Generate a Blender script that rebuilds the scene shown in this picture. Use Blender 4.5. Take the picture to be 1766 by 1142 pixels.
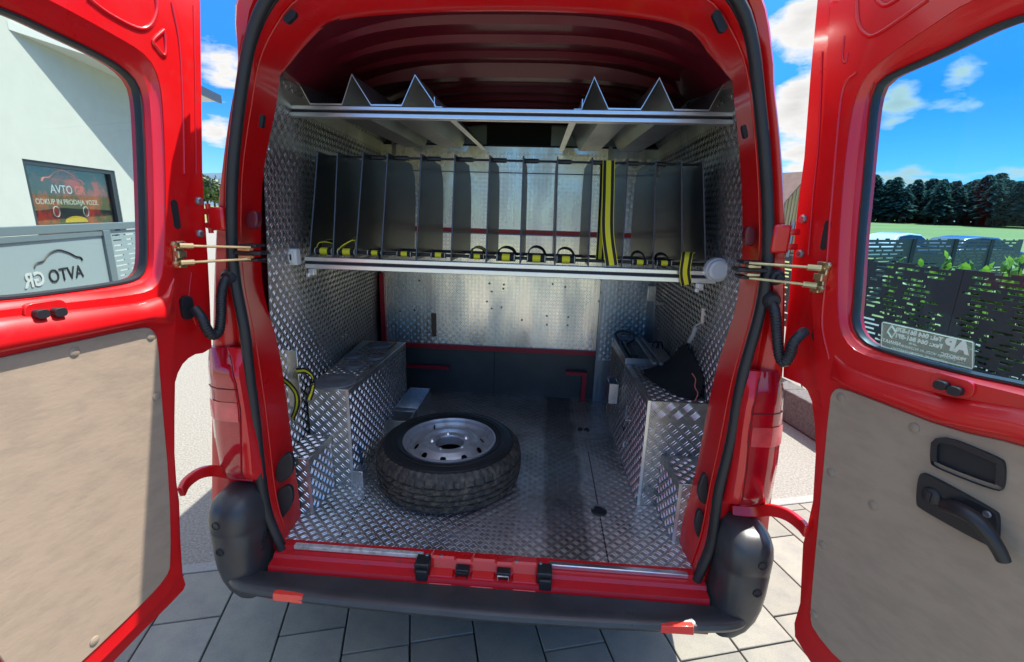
import bpy, bmesh, math, random
import numpy as np
from mathutils import Vector, Matrix, geometry
random.seed(4); rs = np.random.RandomState(7)
for o in list(bpy.data.objects): bpy.data.objects.remove(o)
S = bpy.context.scene
COL = S.collection
R = math.radians

# ---------------------------------------------------------------- camera
FPX = 800.0                                   # focal length in pixels of the 1766 px wide photograph
CAM = np.array([.146, -1.5, 1.85])
_y, _p, _r = R(-3.5), R(14.2), R(1.7)
_f = np.array([math.sin(_y)*math.cos(_p), math.cos(_y)*math.cos(_p), -math.sin(_p)])
_rt = np.array([math.cos(_y), -math.sin(_y), 0.0]); _up = np.cross(_rt, _f)
RT = _rt*math.cos(_r)+_up*math.sin(_r); UP = -_rt*math.sin(_r)+_up*math.cos(_r); FW = _f
cd = bpy.data.cameras.new('camera'); cam = bpy.data.objects.new('camera', cd); COL.objects.link(cam)
cd.sensor_width = 36; cd.lens = 36*FPX/1766; cd.clip_start = .02; cd.clip_end = 3000
M4 = Matrix(((RT[0], UP[0], -FW[0], CAM[0]), (RT[1], UP[1], -FW[1], CAM[1]), (RT[2], UP[2], -FW[2], CAM[2]), (0, 0, 0, 1)))
cam.matrix_world = M4; S.camera = cam

# ---------------------------------------------------------------- sun, sky, exposure
SUN = Vector((.45, .222, 1.0)).normalized()
sl = bpy.data.lights.new('sun', 'SUN'); sl.energy = 2.3; sl.angle = R(.53); sl.color = (1, .955, .88)
so = bpy.data.objects.new('sun', sl); COL.objects.link(so); so.rotation_euler = SUN.to_track_quat('Z', 'Y').to_euler(); so.location = (4, 3, 12)
W = bpy.data.worlds.new('World'); S.world = W; W.use_nodes = True
S.view_settings.view_transform = 'Standard'; S.view_settings.look = 'None'
S.view_settings.exposure = 2.0; S.view_settings.gamma = 1; S.view_settings.use_curve_mapping = False
S.render.engine = 'CYCLES'
S.cycles.max_bounces = 10; S.cycles.diffuse_bounces = 5; S.cycles.glossy_bounces = 5; S.cycles.transparent_max_bounces = 24; S.cycles.transmission_bounces = 8
S.cycles.sample_clamp_indirect = 6
nt = W.node_tree; nt.nodes.clear()
def N(t, typ, **k):
    n = t.nodes.new(typ)
    for a, b in k.items():
        if a in ('op',): n.operation = b
        else: setattr(n, a, b)
    return n
wo = N(nt, 'ShaderNodeOutputWorld'); bg = N(nt, 'ShaderNodeBackground'); nt.links.new(bg.outputs[0], wo.inputs[0])
sky = N(nt, 'ShaderNodeTexSky'); sky.sky_type = 'NISHITA'; sky.sun_disc = False
sky.sun_elevation = math.asin(SUN.z); sky.sun_rotation = math.atan2(SUN.x, SUN.y)
sky.air_density = 1.0; sky.dust_density = .25; sky.ozone_density = 2.2; sky.altitude = 300
bg.inputs['Strength'].default_value = .15
tc = N(nt, 'ShaderNodeTexCoord'); sx = N(nt, 'ShaderNodeSeparateXYZ'); nt.links.new(tc.outputs['Generated'], sx.inputs[0])
def mth(op, a, b=None, c=None, clamp=False, t=nt):
    n = t.nodes.new('ShaderNodeMath'); n.operation = op; n.use_clamp = clamp
    for i, v in enumerate((a, b, c)):
        if v is None: continue
        if isinstance(v, (int, float)): n.inputs[i].default_value = v
        else: t.links.new(v, n.inputs[i])
    return n.outputs[0]
# cloud layer: direction projected on a flat cloud deck
zz = mth('MAXIMUM', sx.outputs[2], .0); zd = mth('ADD', zz, .10)
cx = mth('DIVIDE', sx.outputs[0], zd); cy = mth('DIVIDE', sx.outputs[1], zd)
cb = N(nt, 'ShaderNodeCombineXYZ'); nt.links.new(cx, cb.inputs[0]); nt.links.new(cy, cb.inputs[1])
n1 = N(nt, 'ShaderNodeTexNoise'); n1.inputs['Scale'].default_value = .95; n1.inputs['Detail'].default_value = 9; n1.inputs['Roughness'].default_value = .58
n1.inputs['Distortion'].default_value = .25
nt.links.new(cb.outputs[0], n1.inputs['Vector'])
# cloud banks stand in the directions where the photograph shows them
dens = n1.outputs[0]
def ray(u, v): return FW + RT*(u-883)/FPX - UP*(v-571)/FPX
for (u, v, w, a) in ((385, 118, .052, .22), (378, 230, .036, .22), (1385, 35, .062, .26), (1375, 180, .05, .24), (1660, 128, .028, .16), (1725, 230, .025, .12), (1550, 170, .035, .2), (1570, 292, .05, .12), (1380, 265, .05, .2), (1535, 215, .02, .1), (1400, 400, .01, .01)):
    d = ray(u, v); d = d/np.linalg.norm(d)
    vd = N(nt, 'ShaderNodeVectorMath'); vd.operation = 'DISTANCE'; nt.links.new(tc.outputs['Generated'], vd.inputs[0]); vd.inputs[1].default_value = tuple(d)
    g = mth('MULTIPLY', mth('SUBTRACT', 1, mth('DIVIDE', vd.outputs['Value'], w*1.15), clamp=True), a*1.35)
    dens = mth('ADD', dens, g)
n2 = N(nt, 'ShaderNodeTexNoise'); n2.inputs['Scale'].default_value = 11; n2.inputs['Detail'].default_value = 7; n2.inputs['Roughness'].default_value = .6
mp = N(nt, 'ShaderNodeMapping'); mp.inputs['Scale'].default_value = (1, 1, 2.2); nt.links.new(tc.outputs['Generated'], mp.inputs[0]); nt.links.new(mp.outputs[0], n2.inputs['Vector'])
dens = mth('ADD', dens, mth('MULTIPLY', mth('SUBTRACT', n2.outputs[0], .5), .55))
cov = N(nt, 'ShaderNodeMapRange'); cov.inputs[1].default_value = .58; cov.inputs[2].default_value = .71; nt.links.new(dens, cov.inputs[0])
shd = N(nt, 'ShaderNodeMapRange'); shd.inputs[1].default_value = .66; shd.inputs[2].default_value = 1.0; shd.inputs[3].default_value = 1.7; shd.inputs[4].default_value = 1.15; nt.links.new(dens, shd.inputs[0])
cc = N(nt, 'ShaderNodeVectorMath'); cc.operation = 'SCALE'; cc.inputs[0].default_value = (1.0, .99, .97); nt.links.new(shd.outputs[0], cc.inputs['Scale'])
# the photograph holds the blue right down to the horizon: the pale horizon glow is held back; overhead, out of view, warm brightness is added to fill the shade
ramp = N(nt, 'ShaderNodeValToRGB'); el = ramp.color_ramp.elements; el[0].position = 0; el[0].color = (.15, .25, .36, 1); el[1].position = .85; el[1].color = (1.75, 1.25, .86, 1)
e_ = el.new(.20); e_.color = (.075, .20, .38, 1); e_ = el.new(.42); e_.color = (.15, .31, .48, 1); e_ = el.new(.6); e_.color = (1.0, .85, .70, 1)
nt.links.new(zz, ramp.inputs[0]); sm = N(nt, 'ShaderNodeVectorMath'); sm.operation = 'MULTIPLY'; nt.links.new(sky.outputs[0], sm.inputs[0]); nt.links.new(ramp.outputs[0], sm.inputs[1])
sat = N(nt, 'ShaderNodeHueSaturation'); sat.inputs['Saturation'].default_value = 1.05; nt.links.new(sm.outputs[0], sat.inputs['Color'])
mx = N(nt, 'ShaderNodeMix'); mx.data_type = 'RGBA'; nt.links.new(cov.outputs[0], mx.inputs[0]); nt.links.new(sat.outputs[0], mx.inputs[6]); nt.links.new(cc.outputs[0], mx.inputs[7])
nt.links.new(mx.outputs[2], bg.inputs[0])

# ---------------------------------------------------------------- measuring: a pixel of the photo onto a real plane
def at(u, v, x=None, y=None, z=None):
    d = ray(u, v)
    t = (x-CAM[0])/d[0] if x is not None else (y-CAM[1])/d[1] if y is not None else (z-CAM[2])/d[2]
    return CAM + d*t

# ---------------------------------------------------------------- materials
def mat(name, col, rough=.5, metal=0, coat=0, var=0, vscale=8, bump=0, bscale=60, spec=.5, emis=None, trans=0, alpha=1, detail=5, col2=None, mscale=3, mlo=.45, mhi=.65, rvar=0, stretch=None, coatr=.08):
    m = bpy.data.materials.new(name); m.use_nodes = True; t = m.node_tree; b = t.nodes['Principled BSDF']
    b.inputs['Base Color'].default_value = (*col, 1); b.inputs['Roughness'].default_value = rough; b.inputs['Metallic'].default_value = metal
    b.inputs['Coat Weight'].default_value = coat; b.inputs['Coat Roughness'].default_value = coatr; b.inputs['Specular IOR Level'].default_value = spec
    if trans: b.inputs['Transmission Weight'].default_value = trans
    if alpha < 1: b.inputs['Alpha'].default_value = alpha
    tcn = t.nodes.new('ShaderNodeTexCoord'); src = tcn.outputs['Object']
    if stretch:
        mm = t.nodes.new('ShaderNodeMapping'); mm.inputs['Scale'].default_value = stretch; t.links.new(src, mm.inputs[0]); src = mm.outputs[0]
    colout = None
    if col2 is not None:
        n = t.nodes.new('ShaderNodeTexNoise'); n.inputs['Scale'].default_value = mscale; n.inputs['Detail'].default_value = 8; n.inputs['Roughness'].default_value = .65; t.links.new(src, n.inputs['Vector'])
        r = t.nodes.new('ShaderNodeMapRange'); r.inputs[1].default_value = mlo; r.inputs[2].default_value = mhi; t.links.new(n.outputs[0], r.inputs[0])
        x = t.nodes.new('ShaderNodeMix'); x.data_type = 'RGBA'; x.inputs[6].default_value = (*col, 1); x.inputs[7].default_value = (*col2, 1); t.links.new(r.outputs[0], x.inputs[0]); colout = x.outputs[2]
    if var:
        n = t.nodes.new('ShaderNodeTexNoise'); n.inputs['Scale'].default_value = vscale; n.inputs['Detail'].default_value = detail; n.inputs['Roughness'].default_value = .6; t.links.new(src, n.inputs['Vector'])
        r = t.nodes.new('ShaderNodeMapRange'); r.inputs[1].default_value = .25; r.inputs[2].default_value = .75; r.inputs[3].default_value = 1-var; r.inputs[4].default_value = 1+var; t.links.new(n.outputs[0], r.inputs[0])
        s = t.nodes.new('ShaderNodeVectorMath'); s.operation = 'SCALE'; s.inputs[0].default_value = col
        if colout: t.links.new(colout, s.inputs[0])
        t.links.new(r.outputs[0], s.inputs['Scale']); colout = s.outputs[0]
    if colout: t.links.new(colout, b.inputs['Base Color'])
    if rvar:
        n = t.nodes.new('ShaderNodeTexNoise'); n.inputs['Scale'].default_value = 5; n.inputs['Detail'].default_value = 6; t.links.new(src, n.inputs['Vector'])
        r = t.nodes.new('ShaderNodeMapRange'); r.inputs[1].default_value = .3; r.inputs[2].default_value = .7; r.inputs[3].default_value = max(.05, rough-rvar); r.inputs[4].default_value = rough+rvar; t.links.new(n.outputs[0], r.inputs[0]); t.links.new(r.outputs[0], b.inputs['Roughness'])
    if bump:
        n = t.nodes.new('ShaderNodeTexNoise'); n.inputs['Scale'].default_value = bscale; n.inputs['Detail'].default_value = 4; t.links.new(src, n.inputs['Vector'])
        u = t.nodes.new('ShaderNodeBump'); u.inputs['Strength'].default_value = 1; u.inputs['Distance'].default_value = bump; t.links.new(n.outputs[0], u.inputs['Height']); t.links.new(u.outputs[0], b.inputs['Normal'])
    return m
def rgb(h):
    c = [int(h[i:i+2], 16)/255 for i in (0, 2, 4)]
    return tuple(x/12.92 if x < .04045 else ((x+.055)/1.055)**2.4 for x in c)
RED = mat('red_paint', (.62, .004, .006), .34, 0, .6, col2=(.50, .022, .022), mscale=22, mlo=.56, mhi=.78, var=.05, vscale=3, bump=.0003, bscale=9, rvar=.08, coatr=.12)
REDD = mat('worn_red_paint', (.55, .007, .014), .42, 0, .35, col2=(.30, .02, .02), mscale=14, mlo=.58, mhi=.75, bump=.0003, bscale=30, coatr=.2)
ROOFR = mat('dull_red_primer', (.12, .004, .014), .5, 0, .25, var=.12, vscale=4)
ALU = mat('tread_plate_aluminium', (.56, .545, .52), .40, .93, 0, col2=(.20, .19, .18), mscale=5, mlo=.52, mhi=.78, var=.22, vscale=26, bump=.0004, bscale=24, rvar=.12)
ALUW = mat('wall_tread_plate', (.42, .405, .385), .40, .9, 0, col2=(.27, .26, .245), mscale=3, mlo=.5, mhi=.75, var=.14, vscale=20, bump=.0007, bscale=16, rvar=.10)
ALUF = mat('floor_tread_plate', (.54, .53, .51), .40, .88, 0, col2=(.17, .16, .15), mscale=3.2, mlo=.50, mhi=.70, var=.3, vscale=30, bump=.0006, bscale=22, rvar=.12)
def worn_band(m, x0=.19, x1=.40, f=.5):
    t = m.node_tree; b = t.nodes['Principled BSDF']; l = b.inputs['Base Color'].links[0].from_socket
    c = t.nodes.new('ShaderNodeTexCoord'); q = t.nodes.new('ShaderNodeSeparateXYZ'); t.links.new(c.outputs['Object'], q.inputs[0])
    n = t.nodes.new('ShaderNodeTexNoise'); n.inputs['Scale'].default_value = 7; n.inputs['Detail'].default_value = 5; t.links.new(c.outputs['Object'], n.inputs['Vector'])
    x = mth('ADD', q.outputs[0], mth('MULTIPLY', mth('SUBTRACT', n.outputs[0], .5, t=t), .09, t=t), t=t)
    a = mth('MULTIPLY', mth('DIVIDE', mth('SUBTRACT', x, x0, t=t), .03, clamp=True, t=t), mth('DIVIDE', mth('SUBTRACT', x1, x, t=t), .03, clamp=True, t=t), t=t)
    k = mth('SUBTRACT', 1, mth('MULTIPLY', a, f, t=t), t=t); s = t.nodes.new('ShaderNodeVectorMath'); s.operation = 'SCALE'; t.links.new(l, s.inputs[0]); t.links.new(k, s.inputs['Scale']); t.links.new(s.outputs[0], b.inputs['Base Color']); return m
worn_band(ALUF)
ALUR = mat('rib_top_aluminium', (.80, .81, .83), .24, .97, 0, var=.1, vscale=30)
ALUB = mat('scuffed_sheet_aluminium', (.90, .85, .75), .30, .92, 0, col2=(.58, .55, .49), mscale=2.5, mlo=.5, mhi=.75, var=.12, vscale=9, bump=.0011, bscale=7, rvar=.12, stretch=(1.5, 1, .35))
ALUP = mat('brushed_profile_aluminium', (.80, .80, .80), .30, .85, 0, var=.05, vscale=20)
ALUS = mat('grey_sheet_metal', (.33, .34, .36), .42, .85, 0, var=.15, vscale=6, rvar=.1)
DARK = mat('dark_groove', (.012, .012, .015), .6)
BLACKP = mat('black_plastic', (.018, .018, .02), .42, var=.2, vscale=20, bump=.0002, bscale=400)
BUMP = mat('charcoal_bumper_plastic', (.036, .036, .038), .36, var=.28, vscale=7, bump=.0003, bscale=350, spec=.6, rvar=.1)
RUB = mat('black_rubber_seal', (.016, .017, .02), .45, var=.2, vscale=15, spec=.5)
TYRE = mat('dusty_tyre_rubber', (.030, .027, .025), .62, col2=(.12, .098, .07), mscale=34, mlo=.45, mhi=.7, var=.25, vscale=6, bump=.0005, bscale=120)
TYRES = mat('tyre_sidewall', (.014, .014, .016), .5, var=.35, vscale=10)
RIM = mat('silver_steel_wheel', (.50, .50, .51), .46, .6, .2, col2=(.25, .235, .22), mscale=13, mlo=.5, mhi=.75, var=.1, vscale=20)
PLATE = mat('black_divider_plate', (.011, .011, .012), .42, 0, .1, var=.15, vscale=6)
RODM = mat('black_rod', (.03, .03, .033), .4, .5)
YEL = mat('yellow_webbing', (.72, .62, .02), .75, bump=.0006, bscale=500)
WEB = mat('black_webbing', (.012, .012, .012), .8, bump=.0006, bscale=500)
BRASS = mat('yellow_zinc_steel', (.62, .50, .27), .32, .9, 0, var=.2, vscale=40)
ORNG = mat('worn_orange_pad', (.62, .25, .09), .5, var=.2, vscale=60)
BOARD = mat('beige_laminate_board', (.365, .28, .20), .55, col2=(.325, .25, .18), mscale=9, mlo=.45, mhi=.62, var=.035, vscale=5, stretch=(1.2, 1.2, 3), bump=.0005, bscale=35, spec=.35)
BTN = mat('board_button', (.30, .235, .17), .6)
WHITEP = mat('white_plastic', (.72, .71, .66), .4)
GREYL = mat('frosted_lamp_plastic', (.55, .56, .57), .3, 0, .3)
LENS = mat('red_lamp_lens', (.40, .004, .012), .12, 0, .8, coatr=.03, var=.3, vscale=7)
LENS2 = mat('pink_lamp_segment', (.72, .07, .07), .15, 0, .8, coatr=.03, var=.3, vscale=12)
REFL = mat('red_reflector', (.85, .06, .04), .25, 0, .5, bump=.0004, bscale=300)
DISC = mat('dusty_grey_disc', (.16, .155, .155), .6, var=.2, vscale=30)
PAVE = mat('grey_concrete_slab', (.25, .235, .188), .8, var=.14, vscale=160, detail=3, bump=.0009, bscale=260, col2=(.205, .195, .165), mscale=7, mlo=.42, mhi=.62)
_t = PAVE.node_tree; _b = _t.nodes['Principled BSDF']; _l = _b.inputs['Base Color'].links[0].from_socket
_oi = _t.nodes.new('ShaderNodeObjectInfo'); _mr = _t.nodes.new('ShaderNodeMapRange'); _mr.inputs[3].default_value = .86; _mr.inputs[4].default_value = 1.12; _t.links.new(_oi.outputs['Random'], _mr.inputs[0])
_sc = _t.nodes.new('ShaderNodeVectorMath'); _sc.operation = 'SCALE'; _t.links.new(_l, _sc.inputs[0]); _t.links.new(_mr.outputs[0], _sc.inputs['Scale']); _t.links.new(_sc.outputs[0], _b.inputs['Base Color'])
JOINT = mat('dark_sanded_joint', (.045, .042, .04), .9, var=.4, vscale=60)
KERB = mat('pale_kerb_stone', (.27, .262, .24), .8, var=.15, vscale=60)
YARD = mat('washed_gravel_concrete', (.235, .225, .195), .85, var=.36, vscale=75, detail=2, bump=.0045, bscale=90, spec=.3)
def glass(name, tint, mixf=.10, rough=0.0):
    m = bpy.data.materials.new(name); m.use_nodes = True; t = m.node_tree; t.nodes.clear()
    o = t.nodes.new('ShaderNodeOutputMaterial'); a = t.nodes.new('ShaderNodeBsdfTransparent'); g = t.nodes.new('ShaderNodeBsdfGlossy'); x = t.nodes.new('ShaderNodeMixShader')
    fr = t.nodes.new('ShaderNodeFresnel'); fr.inputs[0].default_value = 1.45
    a.inputs[0].default_value = (*tint, 1); g.inputs['Roughness'].default_value = rough
    mm = t.nodes.new('ShaderNodeMath'); mm.operation = 'MULTIPLY'; mm.inputs[1].default_value = mixf*6; t.links.new(fr.outputs[0], mm.inputs[0]); mm.use_clamp = True
    t.links.new(mm.outputs[0], x.inputs[0]); t.links.new(a.outputs[0], x.inputs[1]); t.links.new(g.outputs[0], x.inputs[2]); t.links.new(x.outputs[0], o.inputs[0])
    return m
GLASS = glass('pale_green_glass', (.84, .88, .84), .05)
GLASSR = glass('blue_tinted_glass', (.66, .86, .93), .035)

# ---------------------------------------------------------------- mesh helpers
class MB:
    def __init__(s): s.v = []; s.f = []
    def add(s, vs, fs):
        n = len(s.v); s.v += [tuple(map(float, p)) for p in vs]; s.f += [tuple(i+n for i in f) for f in fs]; return s
    def box(s, c, d, rot=None):
        hx, hy, hz = d[0]/2, d[1]/2, d[2]/2; vs = []
        for x in (-1, 1):
            for y in (-1, 1):
                for z in (-1, 1):
                    p = Vector((x*hx, y*hy, z*hz))
                    if rot is not None: p = rot @ p
                    vs.append(p + Vector(c))
        return s.add(vs, [(0, 1, 3, 2), (4, 6, 7, 5), (0, 4, 5, 1), (2, 3, 7, 6), (0, 2, 6, 4), (1, 5, 7, 3)])
    def b2(s, a, b): return s.box([(a[i]+b[i])/2 for i in range(3)], [abs(b[i]-a[i]) for i in range(3)])
    def hexa(s, p): return s.add(p, [(3, 2, 1, 0), (4, 5, 6, 7), (0, 1, 5, 4), (1, 2, 6, 5), (2, 3, 7, 6), (3, 0, 4, 7)])
    def tube(s, pts, r, n=8, cap=True, rr=None, flat=None):
        P = [Vector(p) for p in pts]; m = len(P); vs = []; up = None
        for i in range(m):
            t = (P[min(i+1, m-1)]-P[max(i-1, 0)]).normalized()
            if up is None:
                up = t.orthogonal().normalized()
                if flat is not None: up = (Vector(flat)-t*t.dot(Vector(flat))).normalized()
            else: up = (up - t*up.dot(t)).normalized()
            sd = t.cross(up); q = rr[i] if rr else r
            a, b = (q if isinstance(q, tuple) else (q, q))
            for k in range(n):
                w = 2*math.pi*(k+.5)/n
                vs.append(P[i]+up*(math.cos(w)*a)+sd*(math.sin(w)*b))
        fs = [(i*n+k, i*n+(k+1) % n, (i+1)*n+(k+1) % n, (i+1)*n+k) for i in range(m-1) for k in range(n)]
        if cap: fs += [tuple(range(n))[::-1], tuple(range((m-1)*n, m*n))]
        return s.add(vs, fs)
    def lathe(s, prof, c=(0, 0, 0), n=32, rot=None, close=False):
        vs = []; m = len(prof)
        for k in range(n):
            a = 2*math.pi*k/n
            for (r, z) in prof:
                p = Vector((r*math.cos(a), r*math.sin(a), z))
                if rot is not None: p = rot @ p
                vs.append(p+Vector(c))
        fs = [(k*m+i, ((k+1) % n)*m+i, ((k+1) % n)*m+i+1, k*m+i+1) for k in range(n) for i in range(m-1)]
        return s.add(vs, fs)
    def loft(s, rings, closed=False):
        n = len(rings[0]); vs = [p for r in rings for p in r]; fs = []
        for i in range(len(rings)-1):
            for k in range(n if closed else n-1):
                fs.append((i*n+k, i*n+(k+1) % n, (i+1)*n+(k+1) % n, (i+1)*n+k))
        return s.add(vs, fs)
    def obj(s, name, m, parent=None, smooth=False, bevel=0, seg=2, angle=35, sub=0, rec=True):
        me = bpy.data.meshes.new(name); me.from_pydata(s.v, [], s.f)
        me.materials.append(m)
        if rec:
            b = bmesh.new(); b.from_mesh(me); bmesh.ops.recalc_face_normals(b, faces=b.faces); b.to_mesh(me); b.free()
        if smooth or bevel:
            me.polygons.foreach_set('use_smooth', [True]*len(me.polygons))
            me.set_sharp_from_angle(angle=R(angle if smooth else 60))
        o = bpy.data.objects.new(name, me); COL.objects.link(o); o.parent = parent
        if bevel:
            q = o.modifiers.new('bevel', 'BEVEL'); q.width = bevel; q.segments = seg; q.limit_method = 'ANGLE'; q.angle_limit = R(40)
        if sub:
            q = o.modifiers.new('sub', 'SUBSURF'); q.levels = sub; q.render_levels = sub
        return o
def tag(o, label, cat, group=None):
    o['label'] = label; o['category'] = cat
    if group: o['group'] = group
    return o
def struct(o, k='structure'): o['kind'] = k; return o
def stuff(o): o['kind'] = 'stuff'; return o
def thing(name, label, cat, loc=(0, 0, 0), group=None):
    o = bpy.data.objects.new(name, None); o.empty_display_size = .05; COL.objects.link(o)
    # meshes are built in world coordinates; the empty sits at the base and its parts compensate
    o.location = loc
    return tag(o, label, cat, group)
def settle(root):
    """parts were modelled in world space: shift them under the moved empty (direct children only)"""
    off = Vector(root.location)
    for c in root.children:
        c.location = Vector(c.location)-off
def plate2(poly, hole, tf, n0, n1):
    """extruded polygon (optional hole); tf(s,z,n)->world"""
    mb = MB(); loops = [poly]+([hole] if hole else [])
    tri = geometry.tessellate_polygon([[Vector((a, b, 0)) for a, b in L] for L in loops])
    flat = [p for L in loops for p in L]; n = len(flat)
    vs = [tf(a, b, n1) for a, b in flat]+[tf(a, b, n0) for a, b in flat]
    fs = [tuple(t) for t in tri]+[tuple(i+n for i in t[::-1]) for t in tri]
    k = 0
    for L in loops:
        m = len(L)
        fs += [(k+i, k+(i+1) % m, n+k+(i+1) % m, n+k+i) for i in range(m)]; k += m
    return mb.add(vs, fs)
def smoothpoly(pts, it=2, closed=True):
    for _ in range(it):
        q = []
        m = len(pts)
        for i in range(m if closed else m-1):
            a, b = np.array(pts[i]), np.array(pts[(i+1) % m]); q += [tuple(a*.75+b*.25), tuple(a*.25+b*.75)]
        if not closed: q = [pts[0]]+q+[pts[-1]]
        pts = q
    return pts
def catmull(pts, n=6):
    P = [np.array(p, float) for p in pts]; P = [2*P[0]-P[1]]+P+[2*P[-1]-P[-2]]; out = []
    for i in range(1, len(P)-2):
        for k in range(n):
            t = k/n; a, b, c, d = P[i-1:i+3]
            out.append(.5*((2*b)+(-a+c)*t+(2*a-5*b+4*c-d)*t*t+(-a+3*b-3*c+d)*t**3))
    out.append(P[-2]); return out
def rrect(w, h, r, n=4, cx=0, cy=0):
    o = []
    for (sx, sy, a0) in ((1, 1, 0), (-1, 1, 90), (-1, -1, 180), (1, -1, 270)):
        for k in range(n+1):
            a = R(a0+90*k/n); o.append((cx+sx*(w/2-r)+r*math.cos(a), cy+sy*(h/2-r)+r*math.sin(a)))
    return o

# raised pairs of ribs of tread plate, laid over any surface f(u,v) -> point (metres)
def tread(name, f, U, V, pitch, m, parent, h=.0021, four=False, jit=0, skip=None, inward=None):
    nu, nv = int(U/pitch), int(V/pitch); vs = []; fs = []
    L = pitch*.55; Wd = pitch*.062
    base = np.array([(-L, 0), (-L*.55, -Wd), (L*.55, -Wd), (L, 0), (L*.55, Wd), (-L*.55, Wd)]); top = np.array([(-L*.62, 0), (L*.62, 0)])
    offs = (-.20, .20) if not four else (-.33, -.11, .11, .33)
    for i in range(nu):
        for j in range(nv):
            cu, cv = (i+.5)*pitch, (j+.5)*pitch
            if skip and skip(cu, cv): continue
            p = f(cu, cv); e = .004
            du = (f(cu+e, cv)-p)/e; dv = (f(cu, cv+e)-p)/e; nn = np.cross(du, dv); nn = nn/np.linalg.norm(nn)
            if inward is not None and nn@np.array(inward) < 0: nn = -nn
            a = math.pi/4 if (i+j) % 2 else -math.pi/4
            ca, sa = math.cos(a), math.sin(a)
            for o_ in offs:
                k = len(vs)
                for (x, y) in base:
                    y2 = y+o_*pitch; X = x*ca-y2*sa; Y = x*sa+y2*ca; vs.append(p+du*X+dv*Y+nn*.0002)
                for (x, y) in top:
                    y2 = y+o_*pitch; X = x*ca-y2*sa; Y = x*sa+y2*ca; vs.append(p+du*X+dv*Y+nn*h)
                fs += [(k, k+1, k+6), (k+1, k+2, k+7, k+6), (k+2, k+3, k+7), (k+3, k+4, k+7), (k+4, k+5, k+6, k+7), (k+5, k, k+6)]
    mb = MB(); mb.v = [tuple(map(float, v)) for v in vs]; mb.f = fs
    o = mb.obj(name, m, parent, smooth=True, angle=80); return stuff(o)
def planef(O, U, V):
    O = np.array(O, float); U = np.array(U, float); V = np.array(V, float); U /= np.linalg.norm(U); V /= np.linalg.norm(V)
    return lambda u, v: O+U*u+V*v

# ================================================================ GROUND AND SURROUNDINGS
A0 = R(15.6); ca_, sa_ = math.cos(A0), math.sin(A0)
def G(a, b, z=0.0): return (a*ca_-b*sa_, a*sa_+b*ca_, z)   # paving grid -> world
FIELD = mat('grass_field', (.15, .20, .035), .9, col2=(.20, .22, .07), mscale=.06, mlo=.4, mhi=.6, var=.25, vscale=.8, stretch=(.3, 3, 1))
mb = MB(); mb.add([(-1500, -400, -.06), (1500, -400, -.06), (1500, 1500, -.06), (-1500, 1500, -.06)], [(0, 1, 2, 3)])
struct(mb.obj('ground', FIELD))
mb = MB(); mb.add([G(-16, -14, -.03), G(16, -14, -.03), G(16, .82, -.03), G(-16, .82, -.03)], [(0, 1, 2, 3)])
pavement = struct(mb.obj('pavement', PAVE))
mb = MB(); mb.add([G(-3.8, -3.6, -.022), G(3.7, -3.6, -.022), G(3.7, .818, -.022), G(-3.8, .818, -.022)], [(0, 1, 2, 3)]); mb.obj('joint_sand', JOINT, pavement)
mb = MB(); mb.add([(4, 26, -.05), (400, -60, -.05), (460, 30, 2.9), (40, 100, 2.75), (9, 118, 2.7), (60, 200, 3.0), (500, 120, 3.0)], [(0, 1, 2, 3), (0, 3, 4), (3, 2, 6, 5), (4, 3, 5)]); struct(mb.obj('field', FIELD))
off = {-1: .346, 0: .2045, 6: -.083, 7: .0457}
pm = []
for ty, (ln) in enumerate((.57,)):
    m_ = MB(); m_.b2((0.0035, .0035, -.06), (.2825, .5665, 0)); o = m_.obj('paver', PAVE, pavement, bevel=.003, seg=1); pm.append(o)
first = True
for k in range(-11, 15):
    o0 = off.get(k, ((k*.37) % 1)*.57)
    for j in range(-7, 3):
        b0 = o0+j*.57
        if b0 > .815 or b0 < -3.6: continue
        if b0+.57 > .82:
            m_ = MB(); m_.b2((0.0035, .0035, -.06), (.2825, .82-b0-.004, 0)); o = m_.obj('paver', PAVE, pavement, bevel=.003, seg=1)
        elif first: o = pm[0]; first = False
        else:
            o = pm[0].copy(); COL.objects.link(o)
        p = G(-.605+.286*k, b0, rs.uniform(-.0012, .0012)); o.location = p; o.rotation_euler = (0, 0, A0)
for k in range(-11, 12):
    m_ = MB(); m_.b2((.002, .003, -.08), (.497, .072, 0.0)); o = m_.obj('kerb_stone', KERB, pavement, bevel=.004, seg=1); o.location = G(k*.5, .82, .001); o.rotation_euler = (0, 0, A0)
mb = MB(); mb.add([G(-40, .894, -.012), G(9, .894, -.012), G(9, 60, -.012), G(-40, 60, -.012)], [(0, 1, 2, 3)])
struct(mb.obj('yard', YARD))
# ---- the white building on the left (wall runs along the paving grid direction)
Wd_ = np.array([-sa_, ca_, 0]); Wn = np.array([ca_, sa_, 0])     # along the wall, out of the wall
base = np.array([CAM[0], CAM[1], 0])
def BW(al, out, z): p = base+Wd_*al-Wn*(7-out); return (p[0], p[1], z)
STUC = mat('white_stucco', (.52, .54, .50), .85, var=.04, vscale=3, bump=.002, bscale=80)
SOFF = mat('pale_soffit', (.62, .64, .62), .8)
GREY = mat('anthracite_metal', (.055, .065, .075), .4, .3)
bld = thing('white_building', 'white rendered building with a grey framed shop window and a flat projecting roof edge', 'building', BW(12, 0, 0))
w0, w1, wz0, wz1 = 10.66, 13.45, .9, 2.57
mb = MB()
def wbox(a0, a1, o0, o1, z0, z1, mb=mb):
    mb.hexa([BW(a0, o0, z0), BW(a1, o0, z0), BW(a1, o1, z0), BW(a0, o1, z0), BW(a0, o0, z1), BW(a1, o0, z1), BW(a1, o1, z1), BW(a0, o1, z1)])
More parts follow.
